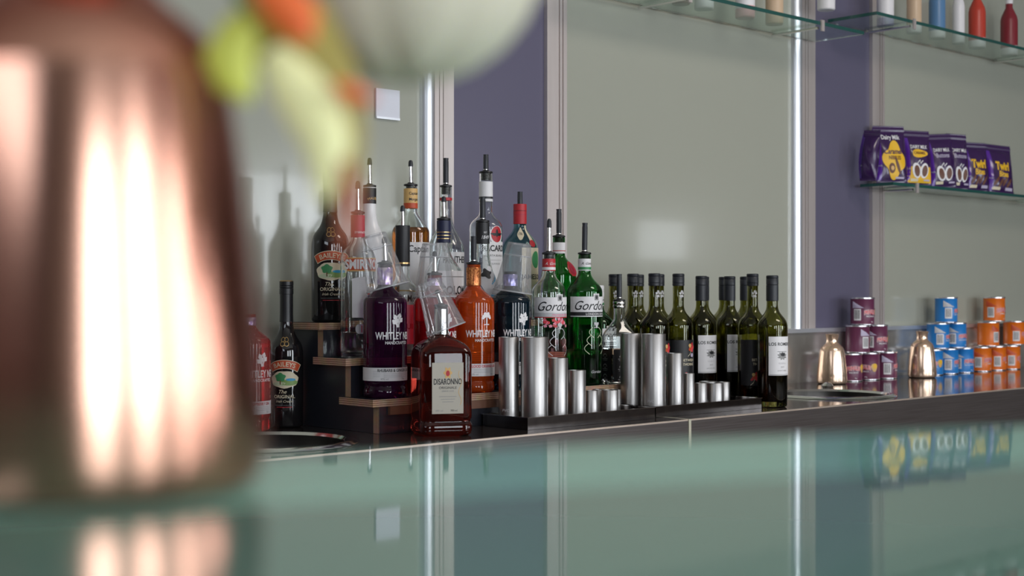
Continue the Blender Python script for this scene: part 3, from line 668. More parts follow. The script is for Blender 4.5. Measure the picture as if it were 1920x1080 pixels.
# irish whiskey
r, pr, d, R, h = spirit_bottle('whiskey_bottle', 'blue green whiskey bottle with a red neck on the top step', 975, RC, 34, 'blue_glass', 'amber', .15, 398, 470, 426, 12, ('straw', .040), R_(24), .5, .3)
capsule(r, pr, h(421), h(384), 'p_red', [(h(q+1), h(q), 'p_crimson') for q in (391, 397, 403)]).build('neck_sleeve', r)
m1, m2 = cyl(R), cyl(R, .0009); mn = wrap(pr, .0012); lb = MB()
lb.rect(m1, -.014, .046, h(575), h(466), 'p_cream', nx=20, ny=6); lb.blob(m2, .026, h(488), .014, .020, 'p_green'); lb.text(m2, 'JAMESON', .016, .018, h(520), 'p_ink', bold=.02); lb.build('label', r)
lb = MB(); lb.rect(mn, .010, .022, h(462), h(424), 'p_cream', nx=4, ny=8); lb.blob(wrap(pr, .0015), .016, h(458), .009, .0085, 'p_red'); lb.blob(mn, -.016, h(440), .012, .014, 'p_cream', rf=lambda a: 1+.1*math.cos(4*a)); lb.text(wrap(pr, .0015), '1780', .009, -.016, h(440), 'p_ink'); lb.build('neck_label', r)
# dry gin with red wax seal
r, pr, d, R, h = spirit_bottle('wax_seal_gin_bottle', 'green gin bottle with a round red seal behind the script gin', 1048, RB, 33, 'green_glass', 'spirit', .5, 446, 520, 478, 11.5, ('straw', .058), R_(28), .6, .3)
c = capsule(r, pr, h(476), h(456), 'p_white', [(h(472), h(470.5), 'p_red')]); c.build('neck_sleeve', r)
mpw = wrap(pr, .0016); sd = MB(); sd.blob(mpw, .020, h(505), .018, .0175, 'p_red', rf=lambda a: 1+.04*math.sin(9*a)); sd.blob(wrap(pr, .0024), .020, h(505), .012, .012, 'p_crimson'); sd.text(wrap(pr, .003), 'T', .014, .020, h(505), 'p_red', bold=.02); sd.build('wax_seal', r)
# square black-label bottle at the right end
def black_label():
    loc, d = stand(1161, .2385, ZT[0], 0); th = R_(20); zr = ZT[0]
    r = thing('black_label_whiskey_bottle', 'clear square bottle with a black label at the end of the lowest step', 'bottle', loc, th)
    hb, hs, H = hh(632, d, zr), hh(598, d, zr), hh(566, d, zr); a = .033
    def sq(an, rr, z):
        n = 6.0 if z < hb else 6.0-4.0*min(1, (z-hb)/(hs-hb)); return (abs(math.sin(an))**n + abs(math.cos(an))**n)**(-1/n)
    pr = [(0,0),(a-.005,0),(a-.001,.003),(a,.008),(a,hb*.5),(a,hb-.002)] + bez((a,hb),(a-.001,hb+.014),(.016,hs-.014),(.0135,hs),9) + [(.0132,H-.002),(.0126,H)]
    glass_body(r, pr, 'clear', 'spirit', hb*.75, .003, .010, square=sq, seg=80)
    lb = MB(); y1 = hh(655, d, zr); y0 = .006
    for th2 in (0, -PI/2):
        ct, st = math.cos(th2), math.sin(th2)
        mp = lambda x, y, e=.0006: (x*ct+(-a-e)*-st, x*st+(-a-e)*ct, y)
        mq = lambda x, y: mp(x, y, .0010)
        lb.rect(mp, -.029, .029, y0, y1, 'p_black_paper', nx=4)
        for q in range(3):
            yc = y1-.018-q*.0235; 
            lb.line(mq, [(.010*math.cos(t)-.004, yc+.007*math.sin(t)) for t in [PI*i/10 for i in range(11)]], .0022, 'p_light_grey'); lb.blob(mq, -.004, yc-.001, .0022, .0022, 'p_light_grey', 10, 1); lb.line(mq, [(-.018,yc-.004),(.010,yc-.004)], .0013, 'p_light_grey'); lb.line(mq, [(-.016,yc-.0075),(.008,yc-.0075)], .001, 'p_light_grey')
    lb.build('label', r, smooth=False)
    MB().lathe([(.0136,H-.016),(.0146,H-.014),(.0146,H-.010),(.0136,H-.008),(.0146,H-.006),(.0146,H-.002),(.0136,H)], 'chrome', 32).build('neck_ring', r)
    pourer(r, H, .0135, 'straw', .056)
black_label()

# ------------------------------------------------------------------ wine bottles: two kinds, copied
def wine_proto(kind):
    r = thing('wine_bottle', 'x', 'bottle'); H = .322 if kind == 'flower' else .317; R = .0368; rn = .0135
    pr = round_prof(R, .190, .246, rn, H-.003, .52, .50, rb=R-.001)
    glass_body(r, pr, 'wine_glass', 'wine', .122 if kind == 'white' else .10, .0026, .014)
    cp = MB().lathe([(rn+.0004,H-.062 if kind=='white' else H-.030),(rn+.0012,H-.061 if kind=='white' else H-.0295),(rn+.0012,H-.024),(rn+.0003,H-.023),(rn+.0012,H-.022),(rn+.0012,H-.009),(rn+.0005,H-.008),(rn+.0012,H-.007),(rn+.0012,H-.002),(rn-.0004,H),(0,H)], 'grey_black', 40).build('screw_cap', r)
    m1, m2, m3 = cyl(R), cyl(R, .0008), cyl(R, .0011); lb = MB()
    if kind == 'white':
        lb.rect(m1, -.035, .035, .077, .170, 'p_white', nx=26); lb.rect(m2, -.0335, .0335, .0785, .0797, 'p_grey', ny=1)
        lb.text(m2, 'LOS ROMEROS', .0105, 0, .152, 'p_ink', bold=.02); lb.blob(m2, 0, .124, .012, .009, 'p_grey', rf=lambda a: 1+.2*math.sin(9*a)); lb.blob(m3, .001, .127, .007, .004, 'p_ink', rf=lambda a: 1+.2*math.sin(7*a))
        for q in range(3): lb.line(m2, [(-.014+.004*i, .134-.007*q) for i in range(8)], .0008, 'p_ink')
        lb.text(m2, 'RESERVA', .0055, 0, .106, 'p_light_grey'); lb.text(m2, '2019', .0052, 0, .097, 'p_grey'); lb.text(m2, 'central valley', .0052, 0, .089, 'p_grey', shear=.3)
    else:
        lb.rect(m1, -.046, .046, .048, .160, 'p_black_paper', nx=34)
        for fx, fy, s in ((.014,.142,1.0), (-.006,.071,.9)):
            for i, c in enumerate(('p_hot','p_red','p_gold','p_orange_red','p_hot')): a = i*2*PI/5; lb.blob(m2, fx+.0062*s*math.cos(a), fy+.0062*s*math.sin(a), .0062*s, .0048*s, c, 14, 2, rot=a)
            lb.line(m2, [(fx-.002,fy-.006),(fx-.006,fy-.016),(fx-.013,fy-.022)], .0011, 'p_cream')
        lb.blob(m2, .016, .123, .006, .005, 'p_lavender', 14, 2); lb.blob(m2, -.014, .064, .006, .003, 'p_red', 14, 2, rot=.6)
        lb.text(m2, 'BETWEEN', .0088, .004, .111, 'p_cream', bold=.012); lb.text(m2, 'THORNS', .0088, .004, .101, 'p_cream', bold=.012); lb.text(m2, 'CARMENERE', .0042, .006, .060, 'p_red')
        nm = cyl(rn, .0008)                                          # small blossom printed on the neck
        nk = MB()
        for i in range(5): a = i*2*PI/5+.3; nk.blob(nm, .0042*math.cos(a), .272+.006*math.sin(a), .0032, .0026, 'p_light_grey', 10, 1, rot=a)
        nk.line(nm, [(-.004,.262),(.002,.268),(.005,.280)], .0011, 'p_light_grey'); nk.build('neck_print', r)
    lb.build('label', r)
    return r
protos = {k: [wine_proto(k), True] for k in ('white', 'flower')}
WINE = [  # column, depth v, kind, turn, label
 (1448, .078, 'white', 30, 'rightmost wine bottle of the row, white label, beside the steel tray'),
 (1411, .155, 'flower', 12, 'dark-labelled wine bottle with red flowers next to the rightmost wine bottle'),
 (1368, .250, 'white', 36, 'white-labelled wine bottle between the dark-labelled flower bottle and another white label'),
 (1315, .262, 'white', 34, 'white-labelled wine bottle right of the flower-labelled bottle behind the tray of measures'),
 (1272, .268, 'flower', 30, 'flower-labelled wine bottle standing behind the steel measures of the right tray'),
 (1227, .272, 'flower', 34, 'wine bottle with a printed neck, behind the two tallest measures of the right tray'),
 (1187, .355, 'flower', 22, 'brown wine bottle with a blossom on its neck, second from the left of the wine'),
 (1152, .440, 'flower', 10, 'leftmost brown wine bottle, behind the square black-label bottle'),
 (1398, .262, 'white', 30, 'wine bottle mostly hidden behind the dark flower label at the right'),
 (1358, .352, 'white', 42, 'rear wine bottle peeping out left of a white-labelled bottle'),
 (1319, .358, 'white', 40, 'rear wine bottle whose cap shows above a white-labelled bottle'),
 (1235, .358, 'flower', 34, 'rear wine bottle whose cap shows behind the tall measures'),
 (1197, .455, 'flower', 30, 'rear brown wine bottle against the wall, third from the left'),
]
for px, v, k, th, lab in WINE:
    u, d = at(px, v); p, first = protos[k]
    o = p if first else dup(p); protos[k][1] = False
    o.location = W(u, v, CT+.0004); o.rotation_euler = (0,0,R_(th)); tag(o, lab, None, 'wine bottles on the back counter')

# ------------------------------------------------------------------ plastic cups upturned over pourers
def cup_mesh():
    r0, r1, L = .0250, .0405, .105; t = .0009
    pr = [(r1+.0022,0),(r1+.0024,.002),(r1+.0006,.003)]
    for i in range(1, 13): q = i/12; pr.append((r1+(r0-r1)*q + (.0008 if i == 9 else 0), .003+(L-.003)*q))
    pr += [(r0-.002, L+.001), (r0-.004, L-.003), (0, L-.003)]
    body = MB().lathe(pr[2:], 'cup', 48)
    rim = MB().lathe([(r1-.0002,.003),(r1-.0002,0),(r1+.0022,0),(r1+.0024,.002),(r1+.0006,.003)], 'cup_rim', 48)
    rim.lathe([(r1+(r0-r1)*.74+.0003,.078),(r1+(r0-r1)*.74+.0011,.079),(r1+(r0-r1)*.74+.0003,.080)], 'cup_rim', 48)
    return body, rim
cb_, cr_ = cup_mesh(); cup0 = None
def cup(label, top, bot, v, lean_back=0):
    """top / bot: picture points of the axis ends (closed end up)"""
    global cup0
    u, d = at((top[0]+bot[0])/2, v); c = W(u, v, 0); d = c.y
    B = Vector(((bot[0]-960)/F*d, d, hz(bot[1], d))); T = Vector(((top[0]-960)/F*d, d+lean_back, hz(top[1], d)))
    ax = (T-B).normalized(); q = Vector((0,0,1)).rotation_difference(ax)
    if cup0 is None:
        cup0 = thing('plastic_cup', label, 'cup', B, 0, 'clear plastic cups upturned over bottles'); cb_.build('cup_wall', cup0); cr_.build('rim', cup0); o = cup0
    else: o = dup(cup0, label, B, 0)
    o.rotation_euler = q.to_euler(); s = (T-B).length/.105; o.scale = (s, s, s)
cup('clear plastic cup tilted over the neck of the purple gin bottle', (700,441), (727,540), RA[0])
cup('clear plastic cup standing straight over the red gin bottle', (815,457), (816,557), RA[0])
cup('clear plastic cup tilted over the neck of the square amaretto bottle', (804,528), (837,618), .120)
cup('clear plastic cup leaning over the neck of the dark blue gin bottle', (974,457), (961,548), RA[0])

# ------------------------------------------------------------------ steel trays with spirit measures
def tray(label, u0, u1, v0, v1):
    o = thing('drip_tray', label, 'tray', W((u0+u1)/2, (v0+v1)/2, CT+.0004), ALPHA, 'steel trays')
    a, b, h, t = (u1-u0)/2, (v1-v0)/2, .0235, .0012
    MB().box(-a, a, -b, b, 0, .003, 'steel_tray').build('tray_base', o, smooth=False)
    w = MB(); w.box(-a, a, -b, -b+t, .003, h, 'steel_tray').box(-a, a, b-t, b, .003, h, 'steel_tray').box(-a, -a+t, -b+t, b-t, .003, h, 'steel_tray').box(a-t, a, -b+t, b-t, .003, h, 'steel_tray')
    w.box(-a-.0015, a+.0015, -b-.0015, -b+t, h, h+.0015, 'chrome').box(-a-.0015, a+.0015, b-t, b+.0015, h, h+.0015, 'chrome').box(-a-.0015, -a+t, -b+t, b-t, h, h+.0015, 'chrome').box(a-t, a+.0015, -b+t, b-t, h, h+.0015, 'chrome')
    w.build('tray_wall', o, smooth=False)
tray('steel tray of measures in front of the bottle steps', .432, .818, .056, .190)
tray('steel tray of measures in front of the wine bottles', .833, 1.215, .066, .193)
def measure(label, px, v, half, top, text=None, grp='x'):
    u, d = at(px, v); R = half*d/F; H = hz(top, d)-CT-.0036
    o = thing('spirit_measure', label, 'measure', W(u, v, CT+.0036), R_(25), grp)
    t = .0012
    MB().lathe([(0,0),(R-.001,0),(R,.001),(R,H-.0008),(R-.0004,H),(R-t,H),(R-t,.004),(0,.004)], 'steel', 56, mats=['steel']*5+['steel_in']*2).build('cup_body', o)
    if text: MB().text(cyl(R, .0002), text, .0085, -R*.75, .030, 'p_light_grey', bold=.01).build('stamp', o)
G1, G2 = 'steel measures on the left tray', 'steel measures on the right tray'
for a in [('tallest steel measure at the left end of the left tray', 954, .150, 19, 632, 'PVC', G1), ('tall steel measure second from the left on the left tray', 1002, .108, 25.5, 632, None, G1),
          ('medium steel measure beside the tall pair on the left tray', 1046, .112, 18.8, 671, None, G1), ('lower steel measure in the middle of the left tray', 1081.5, .115, 16.8, 694, None, G1),
          ('small narrow steel measure on the left tray', 1110, .105, 11.3, 732, None, G1), ('small squat steel measure at the back of the left tray', 1124, .150, 13, 730, None, G1),
          ('small wide steel measure at the front right of the left tray', 1144, .108, 16.2, 731, None, G1), ('small steel measure hidden at the right end of the left tray', 1153, .160, 11, 730, None, G1),
          ('tallest steel measure at the left end of the right tray', 1183, .166, 20, 625, None, G2), ('tall steel measure second from the left on the right tray', 1225, .112, 23, 626, 'PVC', G2),
          ('medium steel measure beside the tall pair on the right tray', 1265, .115, 16, 662, None, G2), ('narrow low steel measure in the middle of the right tray', 1291.5, .112, 10.5, 700, None, G2),
          ('short steel measure right of the narrow one on the right tray', 1314, .112, 11.5, 718, None, G2), ('wide short steel measure at the back of the right tray', 1328, .163, 17, 715, None, G2),
          ('short wide steel measure near the right end of the right tray', 1341, .106, 15.5, 718, None, G2), ('short steel measure at the right end of the right tray', 1357, .150, 11.5, 716, None, G2)]:
    measure(*a)

# ------------------------------------------------------------------ copper lustre flasks
def flask_mb(s, m):
    t = .002; H = .150*s
    pr = [(0,0),(.040*s,0),(.0445*s,.003*s),(.046*s,.010*s),(.0445*s,.035*s),(.0400*s,.078*s),(.0365*s,.100*s)] + bez((.0365*s,.100*s),(.0335*s,.116*s),(.0175*s,.118*s),(.0172*s,.127*s),8) + [(.0172*s,.137*s),(.0195*s,.146*s),(.0205*s,H),(.0190*s,H),(.0165*s,.140*s),(.0150*s,.126*s),(.03*s,.105*s),(.038*s,.07*s),(.042*s,.012*s),(0,.006*s)]
    return MB().lathe(pr, m, 72)
for lab, px, v in (('copper lustre flask beside the stack of purple cans', 1560, .480), ('copper lustre flask in front of the blue cans', 1729, .460)):
    u, d = at(px, v); f = flask_mb(1.0, 'copper').build('copper_flask', loc=W(u, v, CT+.0004)); tag(f, lab, 'flask', 'copper lustre flasks on the counter')

# ------------------------------------------------------------------ snack cans in pyramids
def can_proto(m, word2):
    r = thing('snack_can', 'x', 'can'); R, H = .0375, .0865
    MB().lathe([(0,.001),(R-.003,.001),(R-.002,0),(R,.001),(R,.003),(R-.0006,.004),(R-.0006,H-.006),(R,H-.005)], m, 48, mats=['can_metal']*4+[m]*3).build('can_wall', r)
    MB().lathe([(R,H-.005),(R+.0012,H-.0045),(R+.0012,H-.001),(R,H),(R-.002,H),(R-.003,H-.002),(0,H-.002)], 'can_metal', 48).build('lid', r)
    m1, m2, m3 = cyl(R), cyl(R, .0007), cyl(R, .001); lb = MB()
    wv = lambda x, y: (x, y*(1+.10*math.cos(x*70)) - 30*x*x*.2)
    lb.text(m1, 'PRINGLES', .0165, 0, .041, 'p_white', bold=.08, squeeze=.62, pre=wv); lb.text(m2, 'PRINGLES', .0165, 0, .041, 'p_hot', bold=.025, squeeze=.62, pre=wv)
    lb.text(m1, word2, .0058, 0, .027, 'p_white', bold=.02); lb.text(m1, '40g', .006, .006, .010, 'p_white')
    x0 = -.056; lb.rect(m1, x0, x0+.024, .014, .050, 'p_white', nx=8)
    for i in range(9): lb.rect(m2, x0+.003+.0021*i, x0+.003+.0021*i+(.0007 if i%3 else .0013), .019, .047, 'p_ink', nx=1, ny=1)
    tb = lambda a, b: m1(-.062+.040*a*(1-b) , .053+.022*b)
    lb.grid(tb, 10, 2, 'p_lavender' if m == 'can_purple' else ('p_pale_green' if m == 'x' else ('p_light_grey' if m == 'can_blue' else 'p_orange_red')))
    lb.blob(m1, .034, .040, .011, .013, 'p_gold', rf=lambda a: 1+.1*math.sin(3*a)); lb.blob(m2, .036, .044, .007, .008, 'p_yellow')
    lb.build('label', r)
    return r
HC = .0867
def pyramid(m, word, cols, cname, turns, v=.52):
    p = can_proto(m, word); first = True; k = 0
    place = [('bottom left', 0, 0), ('bottom middle', 0, 1), ('bottom right', 0, 2), ('middle left', 1, 0), ('middle right', 1, 1), ('top', 2, 0)]
    for nm, lev, j in place:
        px = cols[lev][j]; u, d = at(px, v)
        o = p if first else dup(p); first = False
        o.location = W(u, v, CT+.0006+lev*(HC+.0004)); o.rotation_euler = (0,0,R_(turns[k])); k += 1
        lab = {'top': 'single %s snack can at the top of its pyramid', 'bottom left':'%s snack can at the left of the bottom row of its pyramid', 'bottom middle':'%s snack can in the middle of the bottom row of its pyramid',
               'bottom right':'%s snack can at the right of the bottom row of its pyramid', 'middle left':'left of the two %s snack cans in the second row', 'middle right':'right of the two %s snack cans in the second row'}[nm] % cname
        tag(o, lab, None, cname+' snack cans stacked in a pyramid')
pyramid('can_purple', 'BBQ SAUCE', [(1594,1627,1660),(1608,1642),(1617,)], 'purple', (5, -32, 62, 95, 25, 28))
pyramid('can_blue', 'SALT & VINEGAR', [(1747,1776,1805),(1759,1791),(1774,)], 'blue', (-20, 55, 25, 60, 35, 62))
pyramid('can_orange', 'PAPRIKA', [(1838,1866,1893),(1853,1901),(1864,)], 'orange', (38, 60, 58, 95, 60, 30))

# ------------------------------------------------------------------ glass shelves on the wall
def shelf(label, u0, u1, z, v0, brackets):
    r = thing('glass_shelf', label, 'shelf', W(0, 0, z), ALPHA)
    MB().box(u0+.0015, u1, v0+.0015, VB-.0235, -.010, 0, 'shelf_glass').build('pane', r, smooth=False)
    MB().box(u0, u1, v0, v0+.0014, -.010, 0, 'shelf_edge').box(u0, u0+.0014, v0+.0014, VB-.0235, -.010, 0, 'shelf_edge').build('glass_edge', r, smooth=False)
    for b in brackets:
        q = MB(); q.tube([(b, VB-.0235, -.0165), (b, v0+.012, -.0165)], .004, 'chrome'); q.box(b-.009, b+.009, v0-.004, v0+.004, -.026, .004, 'alu') if False else q.box(b-.007, b+.007, v0-.006, v0-.001, -.028, .004, 'alu')
        q.build('bracket', r, smooth=True)
    return r
uc, dc = at(1601, VB); z_choc = hz(346, dc)
shelf('short glass shelf on the right carrying purple chocolate bags', uc, 4.3, z_choc, .455, [at(1718, .455)[0], at(1718, .455)[0]+.9])
z_up1, z_up2 = CAM_Z+.79, CAM_Z+.86
shelf('high glass shelf above the wine bottles', SEAM[3]-.03, SEAM[5]-.02, z_up1, .40, [1.35, 1.95])
shelf('high glass shelf at the top right carrying red bottles', SEAM[5]+.05, 4.3, z_up2, .40, [2.45, 3.3])
def jar(label, px, v, z, R, H, cols):
    u, d = at(px, v); o = thing('drink_bottle', label, 'bottle', W(u, v, z+.0004), FACE, 'drink bottles on the high shelves')
    b = [mat('drink_'+str(i), c, .3) for i, c in enumerate(cols)]
    MB().lathe([(0,0),(R-.003,0),(R,.003),(R,.026),(R,H*.62),(R*.9,H*.70),(R*.42,H*.86),(R*.40,H)], b[0], 32, mats=[b[1],b[1],b[1]]+[b[0]]*4).build('bottle_body', o)
    MB().lathe([(R*.44,H-.012),(R*.46,H+.004),(0,H+.005)], b[1], 24).build('cap', o)
Wt, Rd, Dr, Be, Bl, Pk, Br = (.78,.76,.78), (.50,.05,.03), (.22,.02,.03), (.62,.45,.30), (.10,.22,.40), (.75,.40,.42), (.12,.05,.03)
for lab, px, z, R, cols in [('brown bottle at the left of the high shelf above the wine', 1277, z_up1, .025, (Br, Br)), ('white bottle on the high shelf above the wine, beside the brown one', 1320, z_up1, .027, (Wt, Wt)),
    ('pink and white bottle on the high shelf above the wine', 1397, z_up1, .028, (Wt, Pk)), ('beige bottle on the high shelf above the wine', 1452, z_up1, .026, (Be, Be)),
    ('white bottle on the high shelf where it meets the aluminium strip', 1549, z_up2, .027, (Wt, Wt)), ('white bottle with blue foot at the left of the top right shelf', 1660, z_up2, .027, (Wt, (.35,.33,.55))),
    ('beige and white bottle on the top right shelf', 1714, z_up2, .024, (Be, Wt)), ('blue bottle with white foot on the top right shelf', 1757, z_up2, .027, (Bl, Wt)),
    ('white bottle on the top right shelf just left of the red bottle', 1797, z_up2, .021, (Wt, Wt)), ('bright red bottle with white foot on the top right shelf', 1832, z_up2, .029, (Rd, Wt)), ('dark red bottle with white foot at the right end of the top shelf', 1892, z_up2, .030, (Dr, Wt))]:
    jar(lab, px, .50, z, R, .19, cols)

# chocolate bags
def bag(label, px, half, top, bot, th, lean, art):
    v = .517; u, d = at(px, v); H = min(hz(top, d)-z_choc, .21); w = half*d/F
    o = thing('chocolate_bag', label, 'bag', W(u, v, z_choc+.002), R_(th), 'purple chocolate bags on the glass shelf')
    D = .020
    def surf(x, y, side, eps=0):                                     # x in -1..1, y in 0..1
        q = (max(0, 1-abs(x)**3.0))**.6; p = max(0, math.sin(PI*min(1, max(0, (y-.04)/.84))))**.55 if .04 < y < .88 else 0
        t = D*q*p + .0012; pin = 1-.06*p
        wr = .0012*math.sin(17*y+5*x)*p
        return (w*x*pin, -side*(t+wr+eps) + math.tan(lean)*H*y, H*y)
    b = MB()
    b.grid(lambda a, c: surf(-1+2*a, c, 1), 22, 26, 'bag'); b.grid(lambda a, c: surf(1-2*a, c, -1), 22, 26, 'bag')
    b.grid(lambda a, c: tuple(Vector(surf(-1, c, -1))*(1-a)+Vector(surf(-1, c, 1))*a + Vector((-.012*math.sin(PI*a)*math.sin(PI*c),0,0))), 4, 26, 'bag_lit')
    b.grid(lambda a, c: tuple(Vector(surf(1, c, 1))*(1-a)+Vector(surf(1, c, -1))*a + Vector((.006*math.sin(PI*a)*math.sin(PI*c),0,0))), 4, 26, 'bag')
    b.build('pouch', o, ang=80)
    c = MB()
    def crimp(a, q): x = -1+2*a; p = surf(x, .88+.12*q, 1); return (p[0]*1.02, p[1]-.0014+.0012*math.sin(60*q), p[2])
    c.grid(crimp, 16, 8, 'bag'); c.build('top_seal', o)
    mp = lambda x, y: surf(x, y, 1, .0012); m2 = lambda x, y: surf(x, y, 1, .0020); m3 = lambda x, y: surf(x, y, 1, .0028); lb = MB()
    A = w/H
    lb.rect(mp, -.985, -.74, .05, .86, 'bag_lit', nx=4, ny=14)  # lit left gusset painted onto the front as a violet strip
    tx = lambda m, t, s, x, y, mt, **k: lb.text(lambda a, c: m(x+a/w, y+c/H), t, s, 0, 0, mt, **k)
    if art == 'caramel':
        tx(mp, 'Dairy Milk', .021, .0, .80, 'p_white', bold=.02, squeeze=.75)
        lb.blob(mp, .10, .40, .72, .30, 'p_yellow', 40, 6, rf=lambda a: 1+.16*math.cos(4*a+.4)); tx(m2, 'Caramel', .024, .05, .55, 'p_purple_ink', shear=.3, bold=.02, squeeze=.8); tx(m2, 'NIBBLES', .017, .12, .44, 'p_chocolate', bold=.02, squeeze=.75)
        lb.blob(m2, -.10, .26, .22, .09, 'p_chocolate', 18, 3); lb.blob(m2, .30, .30, .24, .06, 'p_chocolate', 18, 3, rot=-.6); lb.blob(m3, -.08, .26, .12, .04, 'p_gold', 14, 2); lb.rect(mp, .15, .75, .075, .11, 'p_lavender')
    elif art in ('buttons', 'caramel_buttons'):
        tx(mp, 'DAIRY MILK', .017, .0, .70, 'p_white', bold=.02, squeeze=.7)
        if art == 'caramel_buttons': lb.rect(mp, -.95, .95, .05, .34, 'p_yellow', nx=14, ny=6); lb.blob(mp, .0, .58, .62, .075, 'p_yellow', 24, 3, rf=lambda a: 1+.1*math.cos(3*a)); tx(m2, 'CARAMEL', .013, 0, .59, 'p_chocolate', bold=.02, squeeze=.8)
        else: tx(mp, 'Buttons', .021, .0, .60, 'p_lavender', bold=.02, squeeze=.8)
        for sx, rt in ((-.30,-.5), (.32,.4)): lb.blob(m2, sx, .27, .34, .135, 'p_white', 22, 4, rot=rt*.2); lb.blob(m3, sx+.03, .265, .22, .10, 'p_chocolate', 22, 4, rot=rt*.2)
        lb.line(m2, [(-.25,.40),(-.05,.46),(.0,.40),(.2,.45)], .02, 'p_white'); lb.rect(m2, -.7, -.15, .075, .125, 'p_cream'); lb.rect(m2, .3, .8, .085, .115, 'p_lavender')
    elif art == 'twirl':
        tx(mp, 'Twirl', .040, .0, .56, 'p_yellow', bold=.05, squeeze=.72); tx(mp, 'Bites', .028, .05, .40, 'p_yellow', bold=.03, squeeze=.75)
        for i in range(4): lb.blob(mp, -.5+.33*i, .25-.03*(i%2), .22, .05, 'p_chocolate', 16, 3, rot=.4)
        lb.rect(mp, -.8, -.2, .07, .13, 'p_cream'); lb.rect(mp, .2, .8, .07, .13, 'p_lavender')
    lb.text(lambda a, c: m2(-.86+a/w, .3+c/H), 'milk', .008, 0, 0, 'p_light_grey')
    lb.build('front_print', o)
    o.rotation_euler.y = R_(random.uniform(-3.5, 3.5)); o.location.z += .002
for a in [('dark purple chocolate bag half hidden at the left end of the shelf', 1627, 16, 246, 343, -38, .10, 'none'),
          ('purple chocolate bag with a large yellow caramel patch', 1673, 31, 237, 345, 12, .16, 'caramel'),
          ('purple chocolate bag with a yellow lower half and two chocolate buttons', 1722, 27, 246, 348, 14, .14, 'caramel_buttons'),
          ('all purple chocolate bag with two white-ringed buttons right of the yellow one', 1770, 27, 252, 352, 14, .15, 'buttons'),
          ('purple chocolate bag tucked behind the bag with yellow lettering', 1799, 22, 252, 356, 20, .14, 'buttons'),
          ('purple chocolate bag with big yellow lettering', 1833, 26, 268, 358, 20, .15, 'twirl'),
          ('purple chocolate bag with yellow lettering at the right end of the group', 1877, 30, 272, 362, 22, .20, 'twirl')]:
    bag(*a)

# small pale card on the left glass panel
u1_, d1_ = at(703, VB-.001); u2_, d2_ = at(747, VB-.001)
cdm = MB().box(u1_, u2_, VB-.006, VB-.0012, hz(222, d1_), hz(165, d1_), 'card').box(u1_, u2_, VB-.0075, VB-.006, hz(222, d1_), hz(218, d1_), 'alu_bright')
o = cdm.build('wall_card', smooth=False); o.location = (X0, Y0, 0); o.rotation_euler = (0,0,ALPHA); tag(o, 'small pale card fixed on the left glass wall panel', 'card')

# ------------------------------------------------------------------ foreground: rose copper flask with flowers
FX, FY = -.1072, .352; FS = 1.0
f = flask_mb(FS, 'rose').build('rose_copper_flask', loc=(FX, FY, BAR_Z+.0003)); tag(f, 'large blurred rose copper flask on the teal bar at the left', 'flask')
def P(px, py, d): return Vector(((px-960)/F*d, d, hz(py, d)))
def petal(mb, path, widths, m, d, thick=.0014, cup_=.25):
    """a leaf or petal along picture path points at depth d, its own width and thickness"""
    pts = [P(x, y, d+dd) for x, y, dd in path]; n = len(pts)
    for sgn in (-1, 1):
        b = len(mb.v); k = 6
        for i, p in enumerate(pts):
            t = (pts[min(i+1,n-1)]-pts[max(i-1,0)]).normalized(); s = t.cross(Vector((0,1,0))).normalized(); w = widths[i]
            for j in range(k+1):
                q = -1+2*j/k; mb.v.append(p + s*w*q + Vector((0, (cup_*w*q*q)+sgn*thick/2*(1-q*q)+sgn*.0001, 0)))
        for i in range(n-1):
            for j in range(k):
                a = b+i*(k+1)+j; fc = (a, a+1, a+k+2, a+k+1); mb.face(fc if sgn < 0 else fc[::-1], m)
NECK = Vector((FX, FY, BAR_Z+.150*FS))
lily = thing('lily_stem', 'yellow and orange flower spray leaning right out of the rose copper flask', 'flower', NECK - Vector((0,0,.06)))
def local(mb, root):
    inv = Vector(root.location)
    mb.v = [v-inv for v in mb.v]; return mb
tip = P(470, 30, .345)
local(MB().tube([NECK-Vector((0,0,.06)), NECK+Vector((0,0,.006)), NECK+Vector((.022,-.002,.018)), tip+Vector((-.005,0,.012)), tip], [.0022,.0022,.002,.002,.0018], 'stem'), lily).build('stem', lily)
q = MB(); petal(q, [(505,95,0),(545,150,0),(590,210,-.003),(612,270,-.004),(612,335,-.004),(606,380,-.004)], [.0035,.0060,.0070,.0056,.0036,.0008], 'petal_yellow', .335); local(q, lily).build('petal', lily)
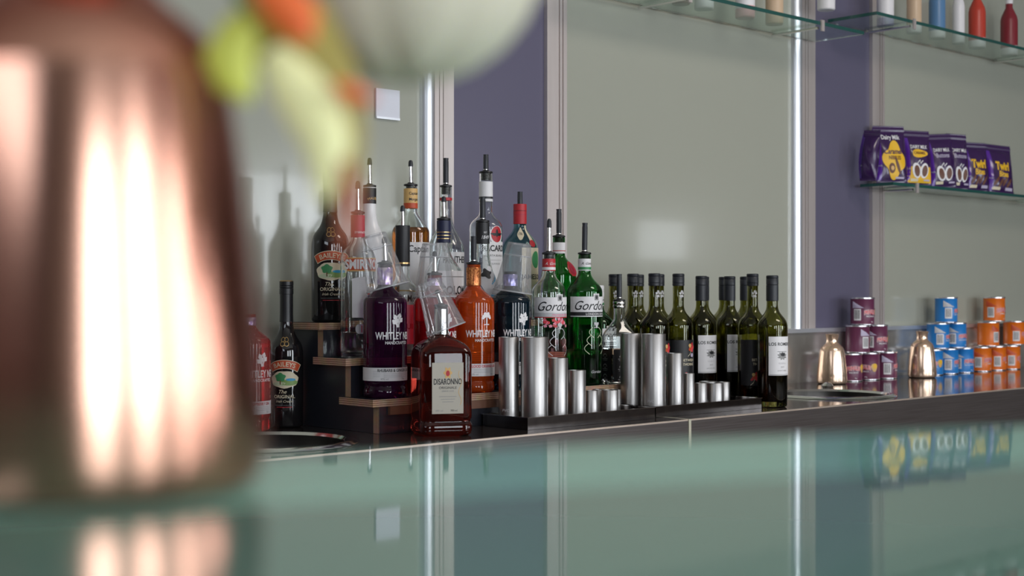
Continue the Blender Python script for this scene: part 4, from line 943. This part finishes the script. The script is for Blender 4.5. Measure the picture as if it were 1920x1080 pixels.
q = MB(); petal(q, [(470,20,.004),(540,60,.006),(605,150,.008),(640,250,.008),(648,350,.008),(640,430,.008)], [.006,.0115,.0085,.0058,.0036,.0006], 'leaf_olive', .330); local(q, lily).build('leaf', lily)
q = MB(); petal(q, [(462,20,0),(445,60,-.002),(425,105,-.002),(440,150,-.002),(468,190,0)], [.002,.0050,.0062,.0050,.001], 'lime', .335); local(q, lily).build('petal', lily)
q = MB(); petal(q, [(470,-60,.003),(520,-10,.003),(560,40,.003),(580,80,.003)], [.003,.0055,.0052,.001], 'petal_orange', .318); local(q, lily).build('petal', lily)
q = MB(); petal(q, [(628,160,.012),(660,176,.012),(700,186,.012)], [.0012,.0024,.0010], 'petal_orange', .316); local(q, lily).build('petal', lily)
q = MB(); petal(q, [(646,300,.012),(654,360,.012),(653,420,.012),(645,480,.012)], [.0010,.0023,.0021,.0006], 'leaf_red', .318); local(q, lily).build('petal', lily)
# white bloom
BC = P(765, -105, .375); BR = .0350
wb = thing('white_bloom', 'round white blossom hanging blurred at the top of the picture', 'flower', BC)
for ring, (n, rr, tilt) in enumerate(((5,.62,.3),(6,.84,.7),(8,1.0,1.15))):
    for i in range(n):
        a0 = 2*PI*i/n + ring*.5; pm = MB()
        def pf(a, c, sgn):
            an = a0 + (a-.5)*2*PI/n*2.3; ph = -PI/2 + c*(PI*.80)
            r = BR*rr*(1+.05*math.cos(PI*(a-.5)*2)) + sgn*.0005
            return (r*math.cos(ph)*math.cos(an), r*math.cos(ph)*math.sin(an)*.9, r*math.sin(ph)*1.0)
        pm.grid(lambda a, c: pf(a, c, 1), 8, 10, 'petal_white'); pm.grid(lambda a, c: pf(1-a, c, 0), 8, 10, 'petal_white')
        pm.build('petal', wb)
MB().tube([(0,0,BR*.2), (-.03,.01,.060), (NECK.x-BC.x+.008, NECK.y-BC.y+.008, NECK.z-BC.z+.030), (NECK.x-BC.x+.006, NECK.y-BC.y+.008, NECK.z-BC.z-.04)], .0018, 'stem').build('stem', wb)
